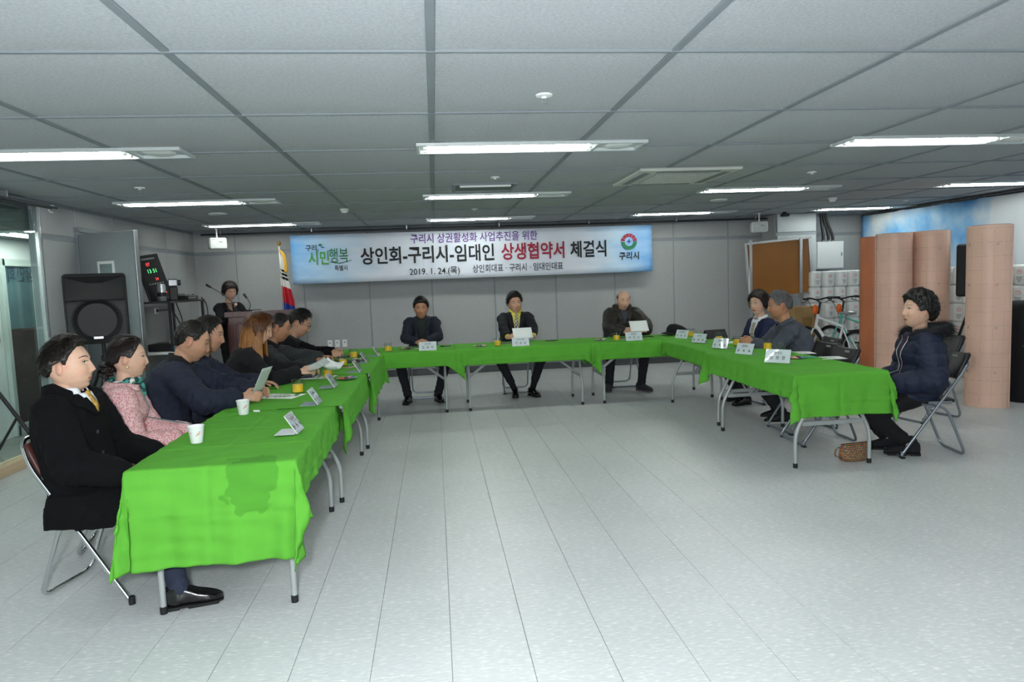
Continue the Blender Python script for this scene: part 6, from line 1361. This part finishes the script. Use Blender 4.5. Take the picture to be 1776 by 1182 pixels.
r = empty('video_camera', (-3.36, 9.42, 1.435), math.radians(20)); tag(r, 'dark video camera with glass lens on the rack before the display', 'camera'); MB().box((0, 0, .09), (.1, .09, .18), .012).build('stand', m_black, r); MB().box((0, 0, .23), (.12, .1, .1), .015).build('body', mat('camera_smoke', '55606a', .2), r); MB().tube([(.06, 0, .23), (.09, 0, .23)], .035, 16).build('lens', mat('lens_glass', '1a2230', .05), r, 60)
r = empty('tissue_box', (-3.40, 9.36, .798), math.radians(10)); tag(r, 'printed tissue box with a white tissue pulled up, on the rack', 'tissue box'); MB().box((0, 0, .045), (.12, .22, .09), .004).build('carton', mat('tissue_print', '6f8fa0', .6, var=.7, vscale=25), r)
b = MB(); P_ = [[(-.03+.06*u+.01*math.sin(v*9), -.06+.12*v+.02*math.sin(u*5), .09+.12*math.sin(u*math.pi)*(.5+.5*v)) for v in np.linspace(0, 1, 8)] for u in np.linspace(0, 1, 8)]; b.grid(P_); o = b.build('tissue', m_paper, r, 180, fix=False)
gear('small_speaker', -3.45, 10.2, .798, (.16, .2, .24), 'small black monitor speaker on the middle shelf of the rack', 'speaker', m_black)
for i, (pth, nm) in enumerate((([(-3.3, 9.12, 1.42), (-3.26, 9.1, 1.1), (-3.3, 9.2, .7), (-3.28, 9.15, .3)], 'hanging at the left rack post'), ([(-3.3, 9.3, 1.42), (-3.25, 9.34, 1.15), (-3.3, 9.26, .95), (-3.3, 9.32, .8)], 'twisted below the thermos'), ([(-3.79, 9.95, 1.3), (-3.6, 9.98, 1.28), (-3.4, 9.8, 1.0), (-3.35, 9.7, .82)], 'plugged into the wall outlet'), ([(-3.3, 10.3, 1.46), (-3.27, 10.42, 1.3), (-3.28, 10.4, .9), (-3.3, 10.5, .4)], 'hanging at the right rack post'))):
    tag(MB().tube(bez(pth, 8), .007, 6).build('cable', m_black, None, 180), 'black cable ' + nm, 'cable', 'rack cables')
r = empty('wall_outlet', (XL+.03, 9.95, 1.30)); tag(r, 'white double outlet on the left wall behind the rack', 'outlet'); MB().box((0, 0, 0), (.012, .12, .08), .003).build('plate', m_white, r); MB().box((.008, 0, 0), (.01, .05, .05), .004).build('plug', m_black, r)

# ------------------------------------------------------------------ right side
# sky mural cloth on the right wall
m_sky = mat('sky_mural_print', '7cb8e8', .7, var=0); nt = m_sky.node_tree; L = nt.links.new; tcn = nt.nodes.new('ShaderNodeTexCoord'); nz = nt.nodes.new('ShaderNodeTexNoise'); nz.inputs['Scale'].default_value = .75; nz.inputs['Detail'].default_value = 5; nz.inputs['Roughness'].default_value = .5
mp = nt.nodes.new('ShaderNodeMapping'); mp.inputs['Location'].default_value = (3.1, 1.37, .4); L(tcn.outputs['Object'], mp.inputs[0]); L(mp.outputs[0], nz.inputs['Vector']); rp = nt.nodes.new('ShaderNodeValToRGB'); L(nz.outputs[0], rp.inputs[0]); L(rp.outputs[0], nt.nodes['Principled BSDF'].inputs['Base Color'])
rp.color_ramp.elements[0].position = .34; rp.color_ramp.elements[0].color = (*lin('3f92e4'), 1); rp.color_ramp.elements[1].position = .53; rp.color_ramp.elements[1].color = (*lin('e4ebf0'), 1); e_ = rp.color_ramp.elements.new(.43); e_.color = (*lin('8cc4ee'), 1)
mu = empty('sky_mural', (XR-.19, 6.8, .045), .03); tag(mu, 'large cloth banner printed with blue sky and clouds on the right wall', 'banner')
b = MB(); P_ = [[(-.012*math.sin(i*.8)*(1-.5*j/8)-.006*math.sin(i*2.1), 4.75-9.5*i/90, 2.38-1.9*j/8-.03*math.sin(j*.2)) for j in range(9)] for i in range(91)]; b.grid(P_); o = b.build('cloth', m_sky, mu, 180, fix=False); sm = o.modifiers.new('t', 'SOLIDIFY'); sm.thickness = .002
MB().tube([(0, 4.75, 2.385), (0, -4.75, 2.385)], .012, 8).build('hanging_rod', m_rail, mu, 60)
# electrical box with black conduits
r = empty('electrical_box', (6.72, 11.2, 1.52)); tag(r, 'white electrical box fed by black conduits beside the pillar', 'electrical box')
MB().box((0, .2, .235), (.5, .42, .47), .008).build('enclosure', mat('box_white', 'b4baba', .5, var=.02), r); MB().box((0, -.016, .235), (.47, .012, .44), .004).build('door', mat('box_white2', 'bcc1c1', .45, var=.02), r); MB().box((.2, -.026, .25), (.02, .012, .06), .003).build('latch', m_grey, r)
for k, x in enumerate((-.2, -.06, .04, .12)): MB().tube(bez([(x-.0, .1, .47), (x*.9-.01, .1, .6), (x*.55-.05, .12, .82), (x*.4-.07, .12, .95)] if k else [(-.21, .1, .47), (-.21, .1, .7), (-.21, .1, .95), (-.21, .1, .955)], 6), .024, 10).build('conduit', m_black, r, 60)
for k, x in enumerate((-.2, -.06, .04, .12)): MB().cyl((x, .1, .468), .03, .03, 12).build('gland', m_grey, r, 40)

# brown board on a stand
r = empty('notice_board', (5.42, 10.45, 0), math.radians(-6)); tag(r, 'brown backed notice board on an aluminium stand', 'notice board')
MB().box((0, 0, 1.56), (.98, .025, .86), .003, rot=(0, math.radians(-4), 0)).build('board', mat('brown_hardboard', '8f5d22', .45, var=.15, vscale=2, coat=.1), r)
for dx, dz, w, h in ((0, .44, 1.02, .04), (0, -.44, 1.02, .04), (-.5, 0, .04, .9), (.5, 0, .04, .9)): MB().box((dx-.0, -.008, 1.56+dz+.07*dx), (w, .045, h), .004, rot=(0, math.radians(-4), 0)).build('frame', m_alu, r)
for x in (-.46, .33):
    MB().box((x, -.04, 1.15), (.045, .035, 1.75), .004).build('upright', m_alu, r); MB().box((x, 0, .30), (.05, .55, .04), .006).build('foot', m_alu, r)
    MB().box((x, -.05, 1.12), (.06, .05, .08), .005).build('clamp', m_grey, r)
    for s_ in (-1, 1): MB().cyl((x, s_*.25, 0), .03, .285, 12).build('castor_post', m_black, r, 40)
MB().box((-.065, -.0, .30), (.75, .035, .035), .004).build('stretcher', m_alu, r)

# carpet rolls
def roll_mat(name, col, lines):
    m = mat(name, col, .42, var=.10, vscale=2.5, bump=.04, bscale=40)
    if lines:
        nt = m.node_tree; L = nt.links.new; bs = nt.nodes['Principled BSDF']; src = bs.inputs['Base Color'].links[0].from_socket; tcn = nt.nodes.new('ShaderNodeTexCoord'); sx = nt.nodes.new('ShaderNodeSeparateXYZ'); L(tcn.outputs['Object'], sx.inputs[0])
        def stripe(val, per, w):
            d = nt.nodes.new('ShaderNodeMath'); d.operation = 'MODULO'; d.inputs[1].default_value = per; a0 = nt.nodes.new('ShaderNodeMath'); a0.operation = 'ADD'; a0.inputs[1].default_value = 10*per; L(val, a0.inputs[0]); L(a0.outputs[0], d.inputs[0]); c = nt.nodes.new('ShaderNodeMath'); c.operation = 'LESS_THAN'; c.inputs[1].default_value = w; L(d.outputs[0], c.inputs[0]); return c.outputs[0]
        at = nt.nodes.new('ShaderNodeMath'); at.operation = 'ARCTAN2'; L(sx.outputs[1], at.inputs[0]); L(sx.outputs[0], at.inputs[1])
        mxx = nt.nodes.new('ShaderNodeMath'); mxx.operation = 'MAXIMUM'; L(stripe(sx.outputs[2], .145, .004), mxx.inputs[0]); L(stripe(at.outputs[0], .52, .014), mxx.inputs[1])
        # dashes
        ds = nt.nodes.new('ShaderNodeTexNoise'); ds.inputs['Scale'].default_value = 60; L(tcn.outputs['Object'], ds.inputs['Vector']); gt = nt.nodes.new('ShaderNodeMath'); gt.operation = 'GREATER_THAN'; gt.inputs[1].default_value = .47; L(ds.outputs[0], gt.inputs[0]); ml = nt.nodes.new('ShaderNodeMath'); ml.operation = 'MULTIPLY'; L(mxx.outputs[0], ml.inputs[0]); L(gt.outputs[0], ml.inputs[1])
        sc2 = nt.nodes.new('ShaderNodeMath'); sc2.operation = 'MULTIPLY'; sc2.inputs[1].default_value = .45; L(ml.outputs[0], sc2.inputs[0])
        mx = nt.nodes.new('ShaderNodeMix'); mx.data_type = 'RGBA'; mx.inputs[7].default_value = (*lin('6a5a50'), 1); L(sc2.outputs[0], mx.inputs[0]); L(src, mx.inputs[6]); L(mx.outputs[2], bs.inputs['Base Color'])
    return m
m_roll = roll_mat('peach_underlay', 'd9b39e', True); m_rollo = roll_mat('orange_underlay', 'b86f48', False)
def carpet_roll(x, y, rad, h, m, label, rz=0):
    r = empty('flooring_roll', (x, y, 0), math.radians(rz)); tag(r, label, 'roll', 'upright flooring rolls')
    n = 64; rings = []
    for z in (0, .02, h-.02, h):
        ring = []
        for a in np.linspace(0, 2*math.pi, n, endpoint=False): ring.append((V(math.cos(a), math.sin(a), 0)*(rad+.008*(a/(2*math.pi))))+V(0, 0, z))
        rings.append(ring)
    b = MB(); b.loft(rings, caps=True); b.build('roll', m, r, 40)
    e0 = MB(); e0.box((rad+.008, -.006, h/2), (.012, .018, h-.004), .004).build('loose_edge', m, r)
    sp = MB(); pts = [V(math.cos(t)*rad*(.25+.7*t/(8*math.pi)), math.sin(t)*rad*(.25+.7*t/(8*math.pi)), h+.001) for t in np.linspace(0, 8*math.pi, 120)]; sp.tube(pts, .003, 4); sp.build('wound_edge', m_dark, r)
    pm = MB()
    for z in (.38, .85, 1.3, 1.72):
        for a in (-.9, -2.2): pm.tube([V(math.cos(t), math.sin(t), 0)*(rad+.009)+V(0, 0, z+.012*math.sin(u*6.28)) for u, t in [(q/10, a+.05*math.cos(q/10*6.28)) for q in range(11)]], .0018, 4)
    if m is m_roll: pm.build('stamp_mark', m_grey, r)
carpet_roll(5.863, 6.78, .203, 1.92, m_roll, 'tall peach flooring roll standing nearest on the right, widest', -60); carpet_roll(5.675, 8.05, .198, 1.93, m_roll, 'peach flooring roll behind the parka woman, left of the pair', 160); carpet_roll(6.087, 7.95, .196, 1.94, m_roll, 'peach flooring roll behind the parka woman, right of the pair', -50); carpet_roll(5.80, 8.62, .172, 1.92, m_rollo, 'darker orange flooring roll behind the peach pair')
carpet_roll(6.23, 8.45, .15, 1.955, m_rollo, 'orange flooring roll peeking over the peach pair')

# stacks of white wrapped paper rolls
m_wrap = mat('plastic_wrapped_paper', 'dfe3e2', .3, var=.05, vscale=12, bump=.35, bscale=25, coat=.4); m_logo = mat('wrap_logo_red', 'dc9c9a', .5, var=0); m_wtx = mat('wrap_text_grey', '9aa0a0', .5, var=0)
pk = empty('paper_roll_pack'); b = MB(); rr = .098; hh = .2475
rings = []
for z, k in ((0, .80), (.012, .97), (.03, 1.), (hh-.03, 1.), (hh-.012, .97), (hh, .80)):
    rings.append([V(rr*k*math.cos(a)*(abs(math.cos(a))**3+abs(math.sin(a))**3)**(-1/3), rr*k*math.sin(a)*(abs(math.cos(a))**3+abs(math.sin(a))**3)**(-1/3), z) for a in np.linspace(0, 2*math.pi, 28, endpoint=False)])
b.loft(rings); b.build('pack', m_wrap, pk, 50)
b = MB()
for z, w, h in ((.10, .07, .009), (.085, .055, .009), (.07, .065, .009), (.05, .03, .014)): b.box((0, -rr-.0012, z), (w, .001, h))
b.build('print', m_wtx, pk); b = MB(); b.tube([(.024*math.cos(t), -rr-.0012, .165+.024*math.sin(t)) for t in np.linspace(0, 2*math.pi, 16, endpoint=False)], .004, 4, closed=True); b.box((0, -rr-.0012, .165), (.026, .001, .012)); b.build('logo', m_logo, pk)
cnt = 0
ORD = ['first', 'second', 'third', 'fourth', 'fifth', 'sixth', 'seventh', 'eighth']; LAY = ['bottom', 'second', 'third', 'fourth', 'fifth', 'top']
def packs(x0, y0, dx, dy, n, levels, rz, where, skip=lambda i, k: False, side='from left'):
    global cnt
    for i in range(n):
        for k in range(levels):
            if skip(i, k): continue
            o = pk if cnt == 0 else copy_tree(pk); cnt += 1
            o.location = (x0+dx*i+random.uniform(-.008, .008), y0+dy*i+random.uniform(-.012, .012), k*.249+.002); o.rotation_euler = (0, 0, math.radians(rz+random.uniform(-7, 7)))
            tag(o, 'white wrapped paper roll pack, %s layer, %s %s, %s' % (LAY[k], ORD[i], side, where), 'paper roll', 'wrapped paper roll packs ' + where)
packs(5.98, 10.42, .205, -.015, 5, 6, 8, 'behind the bicycles'); packs(6.0, 10.65, .205, -.015, 5, 6, 5, 'in the rear line', lambda i, k: k < 4)
packs(7.12, 8.9, -.012, -.21, 8, 6, -62, 'along the right wall', side='from the back')
# cardboard boxes
def carton(x, y, z, d, rz, label):
    r = empty('cardboard_box', (x, y, z), math.radians(rz)); tag(r, label, 'box', 'cardboard boxes'); m_cb = mat('cardboard', '9c7f55', .85, var=.12, vscale=8); MB().box((0, 0, d[2]/2), d, .004).build('carton', m_cb, r)
    MB().box((0, 0, d[2]+.001), (d[0]*1.002, .05, .002)).build('tape', mat('packing_tape', 'a98f63', .25), r); MB().box((d[0]/2*.0, -d[1]/2-.001, d[2]*.5), (d[0]*.4, .002, d[2]*.3)).build('print', mat('carton_print', '7d6238', .8), r)
carton(5.62, 10.15, 0, (.42, .36, .5), 6, 'lower cardboard box behind the notice board'); carton(5.62, 10.15, .505, (.4, .34, .46), 2, 'upper cardboard box behind the notice board')

# bicycles
def bicycle(x, y, rz, frame_m, label):
    r = empty('bicycle', (x, y, 0), math.radians(rz)); tag(r, label, 'bicycle', 'parked bicycles')   # rear wheel at origin, front along +y
    m_tyre = mat('tyre_rubber', '151515', .8); WR = .33; wb = 1.02
    for yy, nm in ((0, 'rear_wheel'), (wb, 'front_wheel')):
        w = MB().tube([(0, yy+WR*math.cos(t), WR+.002+WR*.965*math.sin(t)) for t in np.linspace(0, 2*math.pi, 40, endpoint=False)], .024, 8, closed=True).build(nm, m_tyre, r, 180)
        MB().tube([(0, yy+(WR-.035)*math.cos(t), WR+(WR-.035)*math.sin(t)) for t in np.linspace(0, 2*math.pi, 36, endpoint=False)], .010, 6, closed=True).build('rim', m_alu, w, 180)
        s_ = MB()
        for k in range(16): a = k*math.pi/8; s_.tube([(.02*(-1)**k, yy, WR), (0, yy+(WR-.035)*math.cos(a), WR+(WR-.035)*math.sin(a))], .0015, 4)
        s_.build('spokes', m_alu, w); MB().tube([(-.05, yy, WR), (.05, yy, WR)], .02, 10).build('hub', m_alu, w, 60)
    bb, st, hd, hd2 = V(0, .42, .30), V(0, .26, .74), V(0, .80, .82), V(0, .835, .70)
    MB().tube([st+V(0, .01, -.03), hd], .018, 10).build('top_tube', frame_m, r, 60); MB().tube([bb, hd2], .023, 10).build('down_tube', frame_m, r, 60); MB().tube([bb, st], .018, 10).build('seat_tube', frame_m, r, 60)
    for s_ in (-1, 1):
        MB().tube([bb+V(s_*.03, 0, 0), V(s_*.06, 0, WR)], .010, 8).build('chain_stay', frame_m, r, 60); MB().tube([st+V(s_*.02, 0, -.04), V(s_*.06, 0, WR)], .010, 8).build('seat_stay', frame_m, r, 60)
        MB().tube([hd2+V(s_*.05, 0, -.05), V(s_*.06, wb, WR)], .014, 8).build('fork_blade', frame_m, r, 60)
    MB().tube([hd+V(0, -.01, .05), hd2+V(0, .01, -.05)], .024, 10).build('head_tube', frame_m, r, 60); MB().tube([st, st+V(0, -.05, .14)], .013, 8).build('seat_post', m_alu, r, 60)
    sd = MB(); eloft(sd, [(st+V(0, -.19, .17), V(1, 0, 0), V(0, 0, 1), .03, .012), (st+V(0, -.15, .17), V(1, 0, 0), V(0, 0, 1), .075, .028), (st+V(0, -.06, .165), V(1, 0, 0), V(0, 0, 1), .06, .028), (st+V(0, .05, .16), V(1, 0, 0), V(0, 0, 1), .025, .018), (st+V(0, .10, .155), V(1, 0, 0), V(0, 0, 1), .015, .01)], 16); sd.build('saddle', mat('wrapped_saddle', '8f979b', .2, coat=.5, bump=.4, bscale=40), r, 60)
    stem = hd+V(0, -.05, .22); MB().tube([hd+V(0, -.01, .04), stem, stem+V(0, .06, .03)], .014, 8).build('stem', m_black, r, 60)
    hb = MB().tube(round_path([stem+V(-.30, -.04, .06), stem+V(-.14, .02, .07), stem+V(0, .06, .03), stem+V(.14, .02, .07), stem+V(.30, -.04, .06)], .06, 5), .012, 8).build('handlebar', m_black, r, 60)
    for s_ in (-1, 1):
        MB().tube([stem+V(s_*.19, 0, .068), stem+V(s_*.31, -.045, .06)], .018, 10).build('grip', m_black, hb, 60); MB().tube([stem+V(s_*.16, .03, .06), stem+V(s_*.2, .06, .02), stem+V(s_*.28, .05, .0)], .006, 6).build('brake_lever', m_black, hb, 60)
    MB().tube(bez([stem+V(-.16, .03, .06), stem+V(-.08, .18, .05), stem+V(0, .14, -.15), V(.03, .8, .5)], 6), .004, 5).build('brake_cable', m_black, hb, 180)
    MB().ell(stem+V(-.12, -.05, -.10), (.045, .035, .075), 12, 8).build('orange_bell', mat('orange_plastic', 'e0641c', .4), r, 180); MB().lathe([(.09, -.006), (.095, 0), (.09, .006)], tuple(bb), 24, rot=(0, math.pi/2, 0)).build('chainring', m_black, r, 40)
    MB().tube([bb+V(.05, 0, 0), bb+V(.06, .04, -.16)], .008, 6).box(bb+V(.1, .04, -.16), (.09, .06, .02), .004).build('crank', m_black, r); MB().tube([bb+V(-.05, 0, 0), bb+V(-.06, -.04, .16)], .008, 6).box(bb+V(-.1, -.04, .16), (.09, .06, .02), .004).build('crank', m_black, r)
    MB().tube([(0, -WR*.75, WR+WR*.74), (0, -WR*.2, WR*2.08), (0, WR*.5, WR*1.98)], .028, 8, flat=.4).build('mudguard', m_black, r, 60)
    MB().ell((0, -.19, .62), (.028, .014, .022), 12, 8).build('rear_reflector', mat('reflector_red_glow', (.95, .12, .05), .3, var=0, emit=.8), r, 180)  # reflector is no lamp: its red emission stands in for light thrown back
    return r
bicycle(5.74, 8.9, 8, mat('white_frame_paint', 'dfe3e4', .25, var=.03, coat=.5), 'white framed bicycle with orange bell by the paper rolls'); bicycle(6.13, 8.93, 8, mat('mint_frame_paint', '6fc0b4', .25, var=.03, coat=.5), 'mint framed bicycle half hidden behind the flooring rolls')
# speaker on a stand behind the big roll, black covered stack at the right edge
pa_speaker(6.33, 7.62, 1.14, 40, 'black loudspeaker on a stand half hidden by the widest roll', h=.62, w=.26, d=.24); tripod(6.33, 7.62, 1.16, .3, .9, 0, 'black stand behind the widest flooring roll')
r = empty('covered_stack', (6.72, 6.98, 0), math.radians(-35)); tag(r, 'stack covered with black cloth at the right edge', 'covered stack'); m_bc = mat('black_cover_cloth', '0d0e11', .9, var=.2, bump=.2, bscale=60)
b = MB(); rings = []
for z, k in ((0, 1.06), (.2, 1.03), (.5, 1.), (.8, .99), (1.0, .98), (1.06, .94), (1.08, .85)):
    rings.append([V((.40*k+.02*math.sin(a*9+z*2)*(1.1-z))*math.cos(a)*(abs(math.cos(a))**5+abs(math.sin(a))**5)**(-1/5), (.40*k+.02*math.sin(a*11))*math.sin(a)*(abs(math.cos(a))**5+abs(math.sin(a))**5)**(-1/5), z) for a in np.linspace(0, 2*math.pi, 80, endpoint=False)])
b.loft(rings); b.build('cover', m_bc, r, 60); MB().box((0, -.41, .62), (.5, .01, .015)).build('cover_seam', m_dark, r)
# empty chairs pushed in at the right row
chair('u', 3.45, 6.22, 92, 'empty black folding chair pushed in next to the grey-haired man'); chair('u', 3.34, 5.76, 88, 'empty black folding chair pushed in, nearer the viewer')
chair('u', 4.82, 6.35, 100, 'folding chair standing between the parka woman and the widest roll')
bpy.data.scenes.remove(_work)
